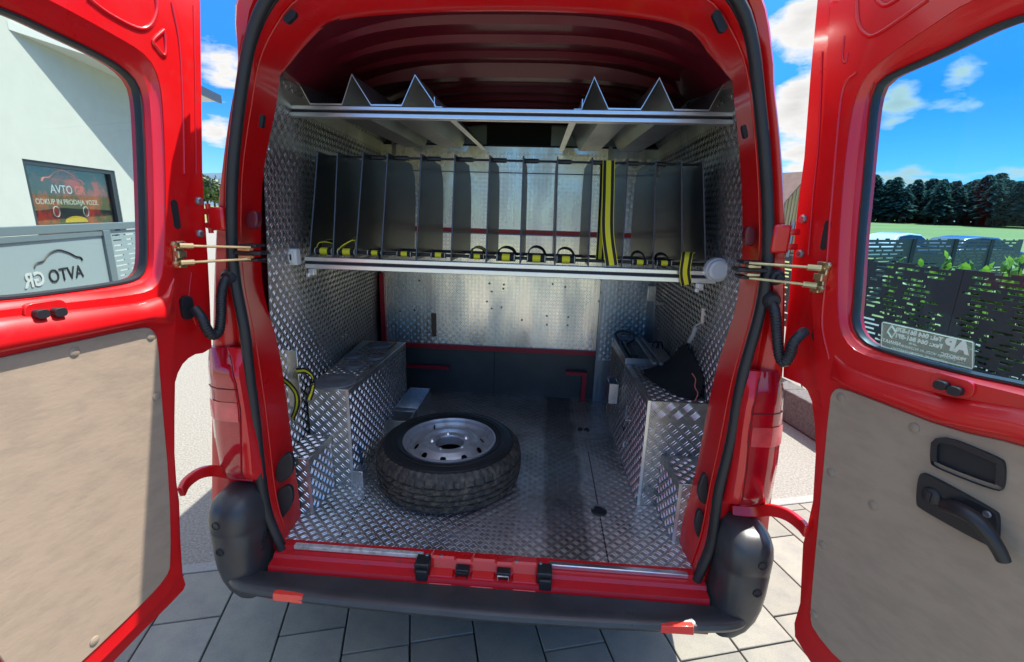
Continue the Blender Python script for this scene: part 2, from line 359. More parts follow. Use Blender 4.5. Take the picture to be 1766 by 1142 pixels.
wbox(2, w0, -.35, 0, 0, 7.2); wbox(w1, 16.9, -.35, 0, 0, 7.2); wbox(w0, w1, -.35, 0, 0, wz0); wbox(w0, w1, -.35, 0, wz1, 7.2)
wbox(16.55, 16.9, -7, -.35, 0, 7.2); wbox(2, 2.35, -7, -.35, 0, 7.2); wbox(2, 16.9, -7, -6.7, 0, 7.2)
mb.obj('wall', STUC, bld)
mb = MB(); wbox(2, 16.9, -7, 0, 7.2, 7.3, mb); mb.obj('flat_roof', GREY, bld)
mb = MB(); pts = [(11.0, .003), (14.95, 1.38), (16.3, 1.5), (16.88, .003)]
mb.hexa([BW(a, b, 4.78) for a, b in pts]+[BW(a, b, 4.92) for a, b in pts]); canopy = mb.obj('canopy', SOFF, bld)
mb = MB(); pts = [(14.90, 1.385), (16.32, 1.505), (16.32, 1.57), (14.90, 1.45)]
mb.hexa([BW(a, b, 4.74) for a, b in pts]+[BW(a, b, 4.96) for a, b in pts]); mb.obj('gutter', GREY, canopy)
mb = MB(); t_ = .09
wbox(w0, w1, -.2, -.02, wz1-t_, wz1, mb); wbox(w0, w1, -.2, -.02, wz0, wz0+t_, mb); wbox(w0, w0+t_, -.2, -.02, wz0+t_, wz1-t_, mb); wbox(w1-t_-.06, w1, -.2, -.02, wz0+t_, wz1-t_, mb)
win = mb.obj('shop_window', GREY, bld)
POST = mat('shop_window_print', (.035, .037, .04), .35, col2=(.55, .045, .03), mscale=1.3, mlo=.50, mhi=.60)
mb = MB(); wbox(w0+t_, w1-t_-.06, -.14, -.12, wz0+t_, wz1-t_, mb); mb.obj('window_poster', POST, win)
mb = MB(); wbox(w0+t_, w1-t_-.06, -.085, -.075, wz0+t_, wz1-t_, mb); mb.obj('pane', glass('shop_glass', (.93, .95, .95), .05), win)
def text(name, s, size, m, parent, O, X, Y, depth=.004, align='CENTER', bold=0, mirror=False):
    c = bpy.data.curves.new(name, 'FONT'); c.body = s; c.size = size; c.align_x = align; c.extrude = depth/2; c.offset = bold; c.resolution_u = 3
    t = bpy.data.objects.new('tmp', c); me = bpy.data.meshes.new_from_object(t); bpy.data.objects.remove(t)
    X = Vector(X).normalized(); Y = Vector(Y).normalized(); Z = X.cross(Y)
    o = bpy.data.objects.new(name, me); me.name = name; me.materials.clear(); me.materials.append(m); COL.objects.link(o); o.parent = parent
    o.matrix_local = Matrix(((X.x, Y.x, Z.x, O[0]), (X.y, Y.y, Z.y, O[1]), (X.z, Y.z, Z.z, O[2]), (0, 0, 0, 1)))
    return o
WHT = mat('white_print', (.8, .8, .8), .5); REDP = mat('red_print', (.95, .12, .06), .5); YELP = mat('yellow_print', (.85, .55, .04), .5)
TX = tuple(Wd_)
text('lettering', 'AVTO', .24, WHT, win, BW(11.72, -.115, 1.985), TX, (0, 0, 1))
text('lettering', 'GR', .24, REDP, win, BW(12.26, -.115, 1.985), TX, (0, 0, 1), bold=.004)
text('lettering', 'ODKUP IN PRODAJA VOZIL', .152, WHT, win, BW(11.88, -.115, 1.765), TX, (0, 0, 1))
# car silhouette line, badges and a yellow car top printed on the poster
def arcline(pts, r, m, nm, parent, al0, z0, out, sc=1):
    P = [BW(al0+x*sc, out, z0+y*sc) for x, y in catmull(pts, 5)]
    return MB().tube(P, r, 4).obj(nm, m, parent)
carline = [(-.62, 0), (-.55, .07), (-.38, .10), (-.2, .22), (.05, .27), (.3, .2), (.5, .1), (.62, .07), (.66, 0)]
arcline(carline, .018, REDP, 'printed_car_outline', win, 11.80, 2.20, -.115, .95)
mb = MB(); mb.add([BW(12.0+.36*math.cos(a), -.114, 1.40+.13*math.sin(a)) for a in np.linspace(0, math.pi, 16)], [tuple(range(16))]); mb.obj('printed_car', YELP, win)
for q in (11.45, 12.35):
    arcline([(.11*math.cos(a), .13*math.sin(a)) for a in np.linspace(0, 2*math.pi, 12)], .009, WHT, 'printed_badge', win, q, 1.62, -.115, .8)
# ---- left fence: gate with a mirrored sign, post, perforated panel
def FW_(al, out, z): p = base+Wd_*al-Wn*(3.5-out); return (p[0], p[1], z)
def fbox(mb, a0, a1, o0, o1, z0, z1): mb.hexa([FW_(a0, o0, z0), FW_(a1, o0, z0), FW_(a1, o1, z0), FW_(a0, o1, z0), FW_(a0, o0, z1), FW_(a1, o0, z1), FW_(a1, o1, z1), FW_(a0, o1, z1)]); return mb
gate = thing('yard_gate', 'grey metal gate behind the left door window with a frosted sign panel read from behind', 'gate', FW_(5, 0, 0))
GM = mat('gate_grey', (.16, .21, .235), .45, .2)
SIGN = mat('grey_green_sign_panel', (.27, .34, .36), .5)
mb = MB(); fbox(mb, 2.6, 7.46, -.03, .03, 1.53, 1.61); mb.obj('top_rail', GM, gate, bevel=.005)
mb = MB(); fbox(mb, 2.6, 6.24, -.025, .025, 1.47, 1.52); mb.obj('middle_rail', GM, gate, bevel=.004)
mb = MB(); fbox(mb, 6.24, 6.36, -.04, .04, 0, 1.53); mb.obj('post', GM, gate, bevel=.005)
mb = MB(); fbox(mb, 2.6, 6.24, -.008, .008, .1, 1.47); sp = mb.obj('sign_panel', SIGN, gate)
def FWt(al, out, z, X): return FW_(al, out, z)
text('lettering', 'AVTO', .185, DARK, sp, FW_(5.82, .014, 1.06), tuple(-Wd_), (0, 0, 1), align='LEFT')
text('lettering', 'GR', .185, mat('pale_grey_print', (.50, .54, .54), .5), sp, FW_(5.27, .014, 1.06), tuple(-Wd_), (0, 0, 1), align='LEFT', bold=.004)
P = [FW_(5.50+x*.52, .014, 1.23+y*.5) for x, y in catmull(carline, 5)]; MB().tube(P, .008, 4).obj('car_outline', DARK, sp)
def slotted(mb, P0, U, V, w, h, rows, rnd, thick=.012, gapf=.35, smin=.08, smax=.28, slot=.016):
    """sheet of metal cut with rows of horizontal slots: strips between the rows, and bridges inside a row"""
    P0 = np.array(P0, float); U = np.array(U, float); V = np.array(V, float); Nn = np.cross(U, V)
    def bx(a0, a1, b0, b1):
        q = [P0+U*a+V*b for a, b in ((a0, b0), (a1, b0), (a1, b1), (a0, b1))]
        mb.hexa([tuple(x-Nn*thick/2) for x in q]+[tuple(x+Nn*thick/2) for x in q])
    step = h/rows
    for r_ in range(rows):
        z0 = r_*step; bx(0, w, z0, z0+step-slot)
        a = 0; solid = True; first = True
        while a < w:
            if solid: L = rnd.uniform(.03, .13)*(1 if rnd.rand() > gapf*.6 else 2.2)
            else: L = rnd.uniform(smin, smax)
            e = min(w, a+L)
            if e > w-.05: e = w; solid = True
            if solid: bx(a, e, z0+step-slot, z0+step)
            a = e; solid = not solid
mb = MB(); slotted(mb, FW_(6.36, 0, .15), Wd_, (0, 0, 1), 1.1, 1.38, 23, rs); mb.obj('slotted_panel', SIGN, gate)
mb = MB(); fbox(mb, 7.46, 7.55, -.04, .04, 0, 1.61); mb.obj('post', GM, gate, bevel=.005)
settle(gate); settle(bld)
# ---- right side: two slotted fences, low wall, hedge, field, wood, parked cars, barn
FB = mat('dark_brown_fence_metal', (.042, .036, .036), .5, .2)
FG = mat('anthracite_fence_metal', (.04, .045, .05), .5, .2)
Q1 = at(1500, 447, z=1.42); Q2 = at(1766, 476, z=1.42)
d12 = (Q2-Q1); L12 = np.linalg.norm(d12[:2]); du = np.array([d12[0], d12[1], 0])/L12
nf = thing('slotted_fence', 'dark brown metal fence of slotted panels close behind the right door window', 'fence', (Q1[0], Q1[1], 0), 'slotted metal fences')
for k in range(-3, 3):
    s0 = Q1+du*(k*1.1); mb = MB(); slotted(mb, (s0[0], s0[1], .25), du, (0, 0, 1), 1.095, 1.17, 21, rs, slot=.024, smin=.09, smax=.30); mb.obj('slotted_panel', FB, nf)
    mb = MB(); q = s0-du*.01; mb.box((q[0]-.03*du[1], q[1]+.03*du[0], .71), (.05, .05, 1.42)); mb.obj('post', FB, nf)
settle(nf)
Z2 = 1.55; T1 = at(1495, 411, z=Z2); T2 = at(1766, 413, z=Z2); d12 = T2-T1; du2 = np.array([d12[0], d12[1], 0]); L2_ = np.linalg.norm(du2); du2 /= L2_
nf2 = thing('slotted_fence', 'anthracite slotted metal fence further back with parked cars behind it', 'fence', (T1[0], T1[1], 0), 'slotted metal fences')
for k in range(-1, 4):
    s0 = T1+du2*(k*2.0); mb = MB(); slotted(mb, (s0[0], s0[1], .1), du2, (0, 0, 1), 1.9, 1.45, 17, rs, slot=.030, smin=.18, smax=.6, gapf=.2); mb.obj('slotted_panel', FG, nf2)
    mb = MB(); q = s0-du2*.05; mb.box((q[0], q[1], Z2/2), (.09, .09, Z2)); mb.obj('post', FG, nf2)
settle(nf2)
# low wall seen between the right lamp and the right door
WALLM = mat('rough_grey_block', (.12, .11, .105), .9, var=.4, vscale=40, bump=.006, bscale=50)
def bar(mb, p, q, w, z0, z1):
    p = np.array(p[:2]); q = np.array(q[:2]); d = (q-p)/np.linalg.norm(q-p); n = np.array([-d[1], d[0]])*w
    mb.hexa([(*p, z0), (*q, z0), (*(q+n), z0), (*(p+n), z0), (*p, z1), (*q, z1), (*(q+n), z1), (*(p+n), z1)]); return mb
B1 = at(1345, 722, z=0); B2 = at(1405, 760, z=0); dB = (B2-B1)/np.linalg.norm(B2-B1)
lw = thing('low_wall', 'low rough grey block wall beside the van at the edge of the yard', 'wall', tuple(B1))
for k in range(-6, 5):
    mb = MB(); bar(mb, B1+dB*(k*.6+.004), B1+dB*(k*.6+.596), .22, 0, .30+rs.uniform(-.01, .01)); mb.obj('block', WALLM, lw, bevel=.012)
settle(lw)

# ---- leaf plants
def leafmat(name, c, tr=.35):
    m = bpy.data.materials.new(name); m.use_nodes = True; t = m.node_tree; b = t.nodes['Principled BSDF']; b.inputs['Base Color'].default_value = (*c, 1); b.inputs['Roughness'].default_value = .42
    o = t.nodes['Material Output']; x = t.nodes.new('ShaderNodeMixShader'); x.inputs[0].default_value = tr; d = t.nodes.new('ShaderNodeBsdfTranslucent')
    oi = t.nodes.new('ShaderNodeNewGeometry'); h = t.nodes.new('ShaderNodeHueSaturation'); mr = t.nodes.new('ShaderNodeMapRange'); mr.inputs[3].default_value = .6; mr.inputs[4].default_value = 1.4
    h.inputs['Color'].default_value = (*c, 1); t.links.new(oi.outputs['Random Per Island'], mr.inputs[0]); t.links.new(mr.outputs[0], h.inputs['Value'])
    t.links.new(h.outputs[0], b.inputs['Base Color']); t.links.new(h.outputs[0], d.inputs[0])
    t.links.new(b.outputs[0], x.inputs[1]); t.links.new(d.outputs[0], x.inputs[2]); t.links.new(x.outputs[0], o.inputs[0]); return m
LAU = leafmat('laurel_leaf', (.16, .29, .03), .5); CON = leafmat('haze_blue_conifer_leaf', (.055, .115, .10), .35); CON.node_tree.nodes['Principled BSDF'].inputs['Roughness'].default_value = .9; CON.node_tree.nodes['Principled BSDF'].inputs['Specular IOR Level'].default_value = .1; DEC = leafmat('deciduous_leaf', (.045, .075, .018), .25)  # conifer green shifted to blue: haze over the distant wood painted into the leaves
BARK = mat('bark', (.07, .05, .035), .9, var=.3, vscale=20)
def leaf(mb, p, d, n, L, w):
    p = np.array(p); d = np.array(d)/np.linalg.norm(d); s = np.cross(d, n); s = s/(np.linalg.norm(s)+1e-9); n = np.cross(s, d)
    c = L*.12
    mb.add([p, p+d*L*.3+s*w-n*c*.3, p+d*L*.7+s*w*.85-n*c*.3, p+d*L-n*c, p+d*L*.7-s*w*.85-n*c*.3, p+d*L*.3-s*w-n*c*.3, p+d*L*.5+n*c], [(0, 1, 6), (1, 2, 6), (2, 3, 6), (3, 4, 6), (4, 5, 6), (5, 0, 6)])
def shrub(loc, h, rad, nst, label, nl=16, grp='laurel shrubs behind the fence', L=.13):
    t = thing('laurel_shrub', label, 'shrub', loc, grp); mb = MB(); ms = MB()
    for k in range(nst):
        a = rs.uniform(0, 6.28); r_ = rad*math.sqrt(rs.rand()); top = np.array([loc[0]+r_*math.cos(a), loc[1]+r_*math.sin(a), loc[2]+h*rs.uniform(.72, 1)]); bot = np.array([loc[0]+.3*r_*math.cos(a), loc[1]+.3*r_*math.sin(a), loc[2]])
        ms.tube([bot, (bot+top)/2+rs.uniform(-.03, .03, 3), top], .006, 4)
        for i in range(nl):
            f = .18+.82*i/(nl-1); p = bot+(top-bot)*f; b = i*2.4+k; el = .3+.9*f*f
            d = np.array([math.cos(b)*math.cos(el), math.sin(b)*math.cos(el), math.sin(el)]); leaf(mb, p, d, np.array([0, 0, 1.]), L*rs.uniform(.8, 1.2), L*.24)
    stuff(mb.obj('foliage', LAU, t)); ms.obj('stem', BARK, t); settle(t); return t
nrm = np.array([-du[1], du[0], 0]); nrm = nrm if nrm[0] > 0 else -nrm
if nrm@(np.array([1, 0, 0])) < 0: nrm = -nrm
lab = ['thin laurel shrub whose tip stands above the near fence at the left of its window', 'bushy laurel shrub above the near fence at the right edge of the window', 'laurel shrub seen through the fence slots just above the phone number sticker', 'laurel shrub hidden low behind the near fence in its middle', 'small laurel shrub behind the left end of the near fence', 'leafy laurel shrub at the far right behind the near fence', 'yellow green shrub behind the low wall beside the right lamp']
shr = [(1598, 425, 3, 1.57), (1735, 428, 18, 1.56), (1640, 520, 18, 1.38), (1700, 520, 18, 1.42), (1540, 500, 18, 1.38), (1766, 450, 18, 1.56)]
for i, (u, v, ns, hh) in enumerate(shr):
    kx = Q1+du*(L12*(u-1500)/266*.9)+nrm*(.42 if i not in (0,) else .5)
    shrub((kx[0], kx[1], 0), hh, .1 if i == 0 else .36, ns, lab[i], nl=15 if i else 18)
kx = B1+np.array([.55, .35, 0]); shrub((kx[0], kx[1], 0), .8, .4, 14, lab[6])
# ---- parked cars beyond the far fence: body with bonnet and cabin, windows, wheels
CW = mat('white_car_paint', (.75, .76, .78), .25, 0, 1); CBm = mat('blue_black_car_paint', (.04, .06, .09), .25, 0, 1); CG = mat('dark_car_glass', (.02, .03, .035), .08)
def car(loc, rz, m, label):
    t = thing('parked_car', label, 'car', loc, 'cars parked beyond the fences')
    side = [(-2.1, .3), (-2.12, .75), (-1.9, .98), (-1.35, 1.04), (1.0, 1.0), (1.75, .86), (2.1, .7), (2.15, .3)]
    cab = [(-1.9, .98), (-1.45, 1.38), (-.6, 1.5), (.3, 1.46), (1.1, 1.0)]
    mz = Matrix.Rotation(rz, 3, 'Z')
    def ex(poly, w0, w1, nm, mm, bev, par=t):
        mb = MB(); vs = []; n = len(poly)
        zt = max(p[1] for p in poly)
        for s in (-1, 1):
            for x, z in poly:
                w = w0+(w1-w0)*max(0, (z-.95)/(.55))
                vs.append(mz @ Vector((x, s*w, z)))
        fs = [tuple(range(n)), tuple(range(n, 2*n))]+[(i, (i+1) % n, n+(i+1) % n, n+i) for i in range(n)]
        return mb.add(vs, fs).obj(nm, mm, par, bevel=bev, seg=3)
    ex(side, .88, .88, 'body', m, .07); c = ex(cab, .80, .62, 'cabin', m, .06)
    gl = [(-1.62, 1.02), (-1.3, 1.34), (-.6, 1.42), (.25, 1.38), (.9, 1.03)]; ex(gl, .815, .67, 'side_window', CG, 0, c)
    for x in (-1.35, 1.35):
        for s in (-1, 1):
            w = MB().lathe([(0, -.1), (.28, -.1), (.32, -.06), (.32, .06), (.28, .1), (0, .1)], n=20, rot=Matrix.Rotation(R(90), 3, 'X')).obj('wheel', TYRES, t, smooth=True)
            w.location = mz @ Vector((x, s*.82, .32)); w.rotation_euler = (0, 0, rz)
    return t
def far(u, dist, z=0.0):
    d = ray(u, 385); h = np.array([d[0], d[1]])/np.linalg.norm(d[:2]); return (CAM[0]+h[0]*dist, CAM[1]+h[1]*dist, z)
car(far(1560, 30), R(25), CW, 'white car parked beyond the far slotted fence, only its roof above it')
car(far(1690, 28), R(15), CBm, 'blue black car parked beyond the far slotted fence on the right')
# ---- wooden barn by the right body side
WOOD = mat('weathered_boards', (.42, .30, .18), .85, var=.35, vscale=2, stretch=(6, 6, .4)); TILE = mat('brown_roof_tiles', (.15, .09, .07), .8, var=.2, vscale=3)
bc = far(1372, 30); bd = Matrix.Rotation(R(35), 3, 'Z')
barn = thing('wooden_barn', 'weathered wooden barn with a pitched roof seen beside the open right door', 'barn', bc)
def BL(x, y, z): v = bd @ Vector((x, y, 0)); return (bc[0]+v.x, bc[1]+v.y, z)
hw = 2.1
mb = MB(); mb.add([BL(-hw, 0, 0), BL(hw, 0, 0), BL(hw, 0, 2.6), BL(0, 0, 4.3), BL(-hw, 0, 2.6), BL(-hw, 6, 0), BL(hw, 6, 0), BL(hw, 6, 2.6), BL(0, 6, 4.3), BL(-hw, 6, 2.6)], [(0, 1, 2, 3, 4), (9, 8, 7, 6, 5), (0, 5, 6, 1), (1, 6, 7, 2), (0, 4, 9, 5), (2, 7, 8, 3), (4, 3, 8, 9)]); mb.obj('board_wall', WOOD, barn)
for s in (-1, 1):
    mb = MB(); mb.hexa([BL(0, -.35, 4.34), BL(s*(hw+.35), -.35, 2.36), BL(s*(hw+.35), 6.35, 2.36), BL(0, 6.35, 4.34), BL(0, -.35, 4.44), BL(s*(hw+.35), -.35, 2.46), BL(s*(hw+.35), 6.35, 2.46), BL(0, 6.35, 4.44)]); mb.obj('roof', TILE, barn)
for k in range(14):
    x = -hw+.15+k*.3; zt = 2.6+(hw-abs(x))*.8
    mb = MB(); mb.b2((0, 0, 0), (.04, .03, zt)); o = mb.obj('batten', WOOD, barn); o.location = BL(x, -.035, 0); o.rotation_euler = (0, 0, R(35))
settle(barn)
# ---- the wood beyond the field: individual conifers, nearest rows, with trunks
def conifer(h, seed):
    r_ = np.random.RandomState(seed); mb = MB(); tr = MB()
    tr.tube([(0, 0, 0), (0, 0, h*.5), (0, 0, h*.98)], .2, 5, rr=[.22, .14, .03])
    n = 620
    for i in range(n):
        f = r_.rand()**.8; z = h*(.16+.82*f); rad = (1-f)**.6*h*.17*(.8+.5*r_.rand())+.15; a = r_.uniform(0, 6.28); q = rad*r_.uniform(.35, 1.1)
        p = np.array([q*math.cos(a), q*math.sin(a), z]); s = .30+.55*(1-f)
        d = np.array([math.cos(a), math.sin(a), r_.uniform(-.5, .1)]); d /= np.linalg.norm(d); sd = np.array([-math.sin(a), math.cos(a), r_.uniform(-.3, .3)])
        mb.add([p-d*s*.5, p+sd*s*.45, p+d*s*.7-np.array([0, 0, .2]), p-sd*s*.45], [(0, 1, 2), (0, 2, 3)])
    return mb, tr
protos = []
for k in range(5):
    c_, t_ = conifer(5.9+k*.42, k); protos.append((c_, t_))
def mkme(mb, name, m):
    me = bpy.data.meshes.new(name); me.from_pydata(mb.v, [], mb.f); me.materials.append(m); return me
pmesh = [(mkme(c, 'crown', CON), mkme(t, 'trunk', BARK)) for c, t in protos]
kinds = ['dark', 'slender', 'broad', 'tall', 'ragged']
for i in range(170):
    u = 1400+i*2.9+rs.uniform(-3, 3); dist = rs.uniform(108, 124) if i % 2 else rs.uniform(98, 108); k = rs.randint(5)
    loc = far(u, dist, 2.15); t = bpy.data.objects.new('conifer_tree', None); COL.objects.link(t); t.location = loc
    tag(t, 'dark conifer standing in the wood across the field', 'tree', 'conifers at the edge of the wood')
    sc = rs.uniform(.76, 1.14)*(1.05 if dist > 108 else .95); t.scale = (sc*rs.uniform(1.0, 1.5),)*2+(sc,); t.rotation_euler = (0, 0, rs.uniform(0, 6.28))
    for me, nm in zip(pmesh[k], ('crown', 'trunk')):
        o = bpy.data.objects.new(nm, me); COL.objects.link(o); o.parent = t
# small broadleaved trees in the gap on the left, and far hills with air haze painted in as blue
mb = MB(); xs = np.linspace(0, 1, 60); a0 = np.array(far(100, 1100)); a1 = np.array(far(1000, 1150)); HM = mat('haze_blue_hills', (.10, .16, .22), 1)
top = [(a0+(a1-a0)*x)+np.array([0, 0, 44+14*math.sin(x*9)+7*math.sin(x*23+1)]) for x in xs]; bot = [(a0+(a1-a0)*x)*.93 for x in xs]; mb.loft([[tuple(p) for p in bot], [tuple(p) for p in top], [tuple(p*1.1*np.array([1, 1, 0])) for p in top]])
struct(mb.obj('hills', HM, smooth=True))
for i, (u, h) in enumerate(((352, 9), (362, 7.5), (374, 8.2), (340, 8.5), (384, 7))):
    loc = far(u, 115+6*i, -.06); t = bpy.data.objects.new('broadleaved_tree', None); COL.objects.link(t); t.location = loc
    tag(t, ['middle', 'second', 'fourth', 'leftmost', 'rightmost'][i]+' of the small broadleaved trees far off in the left gap, counted from the left', 'tree', 'trees far off in the left gap')
    cr = MB(); tk = MB(); tk.tube([(0, 0, 0), (.1, 0, h*.4), (0, .1, h*.75)], .2, 5, rr=[.25, .18, .06])
    for j in range(420):
        d = rs.normal(size=3); d /= np.linalg.norm(d); p = d*np.array([h*.3, h*.3, h*.34])*rs.uniform(.55, 1.0)*(1+.25*math.sin(d[0]*5+i)*math.cos(d[2]*4))+np.array([0, 0, h*.62]); e = rs.normal(size=3); e /= np.linalg.norm(e); g = np.cross(e, d); s = .5
        cr.add([p-e*s, p+g*s*.6, p+e*s, p-g*s*.6], [(0, 1, 2, 3)])
    cr.obj('crown', DEC, t, rec=False); tk.obj('trunk', BARK, t)

# ================================================================ THE VAN
van = thing('red_van', 'red panel van with both rear doors open on its aluminium lined cargo space', 'van', (0, .9, 0))
ZF = .56                                                   # height of the load floor
def resample(pts, n):
    P = np.array(pts, float); d = np.r_[0, np.cumsum(np.linalg.norm(np.diff(P, axis=0), axis=1))]; t = np.linspace(0, d[-1], n)
    return np.stack([np.interp(t, d, P[:, k]) for k in range(P.shape[1])], 1)
def curve(left, top, right, y, zb):
    """left / right: pixels from the bottom up; top: (x,z) metres from left to right, joins both above z 2.3"""
    zs = np.linspace(zb, 2.28, 46)
    def side(px):
        P = np.array([at(u, v, y=y)[[0, 2]] for u, v in px]); o = np.argsort(P[:, 1]); P = P[o]
        x = np.interp(zs, P[:, 1], P[:, 0]); k = np.ones(5)/5; xp = np.r_[[x[0]]*2, x, [x[-1]]*2]; xp[:2] = x[0]; return np.c_[np.convolve(xp, k, 'valid'), zs]
    L = side(left); Rr = side(right); T = catmull([tuple(L[-1])]+top+[tuple(Rr[-1])], 8); T = resample([tuple(p) for p in T], 41)
    return np.vstack([L, T[1:-1], Rr[::-1]])
seal_px_l = [(497, 955), (484, 932), (472, 916), (456, 868), (450, 802), (439, 693), (430, 640), (427, 576), (416, 531), (407, 485), (401, 428), (401, 360), (402, 298), (411, 210), (422, 127), (444, 57), (466, 0)]
seal_px_r = [(1190, 1005), (1214, 977), (1228, 938), (1233, 875), (1244, 812), (1257, 780), (1268, 701), (1285, 618), (1293, 596), (1306, 557), (1317, 504), (1324, 438), (1323, 350), (1318, 271), (1310, 184), (1297, 101), (1281, 35), (1268, 0)]
in_px_l = [(517, 940), (517, 890), (504, 793), (496, 728), (487, 658), (478, 601), (468, 565), (452, 519), (446, 469), (447, 341), (452, 271), (461, 240), (472, 188), (479, 140), (492, 95), (505, 66)]
in_px_r = [(1178, 985), (1171, 929), (1200, 824), (1209, 780), (1224, 697), (1237, 640), (1243, 615), (1259, 575), (1272, 539), (1277, 497), (1284, 452), (1283, 341), (1277, 245), (1272, 188), (1259, 127), (1240, 79)]
out_px_l = [(362, 1000), (362, 700), (363, 600), (366, 460), (371, 364), (380, 282), (396, 173), (417, 82), (437, 0)]
out_px_r = [(1318, 1000), (1340, 800), (1356, 600), (1357, 460), (1357, 364), (1352, 273), (1341, 159), (1327, 68), (1314, 0)]
c_in = curve(in_px_l, [(-.66, 2.385), (-.60, 2.43), (-.52, 2.452), (-.3, 2.468), (0, 2.475), (.28, 2.468), (.5, 2.445), (.59, 2.415), (.63, 2.37)], in_px_r, .165, .53)
c_se = curve(seal_px_l, [(-.715, 2.40), (-.66, 2.465), (-.57, 2.515), (-.3, 2.54), (0, 2.55), (.28, 2.54), (.53, 2.515), (.62, 2.465), (.675, 2.395)], seal_px_r, 0, .53)
c_ou = curve(out_px_l, [(-.80, 2.42), (-.75, 2.50), (-.66, 2.57), (-.35, 2.61), (0, 2.62), (.32, 2.61), (.58, 2.57), (.68, 2.50), (.735, 2.42)], out_px_r, 0, .53)
def ring(c, y): return [(float(p[0]), y, float(p[1])) for p in c]
def mixc(a, b, t): return a*(1-t)+b*t
# outward normal offset of a curve
def offc(c, d):
    t = np.gradient(c, axis=0); n = np.c_[-t[:, 1], t[:, 0]]; n /= np.linalg.norm(n, axis=1)[:, None]
    return c+n*d
rings = [ring(c_in, .178), ring(c_in, .165), ring(mixc(c_in, c_se, .12), .140), ring(mixc(c_in, c_se, .55), .058), ring(mixc(c_in, c_se, .70), .044), ring(mixc(c_in, c_se, .80), .018), ring(c_se, .006),
         ring(mixc(c_se, c_ou, .22), .010), ring(mixc(c_se, c_ou, .30), .028), ring(mixc(c_se, c_ou, .42), .03), ring(mixc(c_se, c_ou, .50), .012), ring(mixc(c_se, c_ou, .86), .002), ring(c_ou, .012), ring(offc(c_ou, .010), .045), ring(offc(c_ou, .014), .12), ring(offc(c_ou, .022), .2), ring(offc(c_ou, .06), .6), ring(offc(c_ou, .10), 1.2), ring(offc(c_ou, .12), 1.8), ring(offc(c_ou, .12), 4.2)]
frame = MB().loft(rings).obj('body_shell', RED, van, smooth=True, angle=50)
# seal: a soft tube along the opening
k = [i for i in range(len(c_se))]
sp_ = catmull([(float(c_se[i][0]), -.006, float(c_se[i][1])) for i in range(0, len(c_se), 2)], 2)
MB().tube(sp_, .017, 10, rr=[(.018, .013)]*len(sp_)).obj('door_seal', RUB, van, smooth=True, angle=80)
lip = catmull([(float(p[0]), .012, float(p[1])) for p in mixc(c_se, c_in, .16)[::2]], 2)
MB().tube([tuple(p) for p in catmull(ring(mixc(c_in, c_se, .56), .050)[::2], 2)], .0035, 6).obj('pillar_seam', RED, van, smooth=True, angle=80)
MB().tube(lip, .006, 6).obj('seal_lip', RUB, van, smooth=True, angle=80)
# front end of the van, only its bulk shows
mb = MB(); mb.b2((-.96, 4.2, .4), (.93, 4.9, 1.5)); mb.obj('bonnet', RED, van, bevel=.15, seg=4)
mb = MB(); mb.b2((-.9, 1.95, .30), (.88, 4.2, .5)); mb.obj('underbody', DARK, van)
mb = MB(); mb.b2((-.86, .10, .36), (.84, 1.95, .5)); mb.obj('chassis', DARK, van)
for x in (-.86, .84):
    for y in (.95, 4.1):
        w = MB().lathe([(.0, -.11), (.2, -.11), (.22, -.09), (.32, -.1), (.345, -.06), (.345, .06), (.32, .1), (.22, .09), (.2, .11), (0, .11)], n=36, rot=Matrix.Rotation(R(90), 3, 'Y')).obj('road_wheel', TYRES, van, smooth=True); w.location = (x, y, .345)

# holes of the door pillar
def pill(name, u0, v0, u1, v1, r, m, y, parent, off=.0, n=10, squash=.5):
    a = at(u0, v0, y=y); b = at(u1, v1, y=y); a[1] -= off; b[1] -= off
    mb = MB(); d = (b-a); L = np.linalg.norm(d); d = d/L; s = np.array([d[2], 0, -d[0]])
    ps = [a+s*r*math.cos(t)-d*r*math.sin(t) for t in np.linspace(0, math.pi, n)]+[b-s*r*math.cos(t)+d*r*math.sin(t) for t in np.linspace(0, math.pi, n)]
    k = len(ps); mb.add([tuple(p) for p in ps]+[tuple(p+np.array([0, .015, 0])) for p in ps], [tuple(range(k))]+[(i, (i+1) % k, k+(i+1) % k, k+i) for i in range(k)])
    return mb.obj(name, m, parent)
for s_, P in (('l', [(455, 202, 453, 218, .006), (498, 36, 508, 26, .010)]), ('r', [(1281, 220, 1284, 236, .006), (1234, 28, 1244, 50, .012)])):
    for (u0, v0, u1, v1, r_) in P: pill('pillar_hole', u0, v0, u1, v1, r_, DARK, .048, van, off=.012)
def quadpx(name, pts, y, m, parent, bev=.004, th=.01, r=None):
    P = [at(u, v, y=y) for u, v in pts]; c = sum(P)/len(P)
    Q = smoothpoly([tuple(p) for p in P], 2) if r else [tuple(p) for p in P]
    k = len(Q); mb = MB().add(Q+[(q[0], q[1]+th, q[2]) for q in Q], [tuple(range(k)), tuple(range(k, 2*k))]+[(i, (i+1) % k, k+(i+1) % k, k+i) for i in range(k)])
    return mb.obj(name, m, parent, bevel=bev)
for p in ([(424, 365), (444, 363), (443, 395), (423, 396)], [(1286, 390), (1304, 390), (1303, 425), (1285, 424)]):
    o = quadpx('pillar_pocket', p, .045, ROOFR, van, th=.03, r=1)
for p in ([(476, 795), (503, 775), (506, 822), (474, 838)], [(470, 852), (502, 832), (506, 872), (474, 910)], [(1213, 815), (1222, 822), (1221, 878), (1200, 858)], [(1205, 872), (1221, 900), (1212, 940), (1196, 915)]):
    quadpx('air_vent', p, .055, RUB, van, th=.02, r=1)

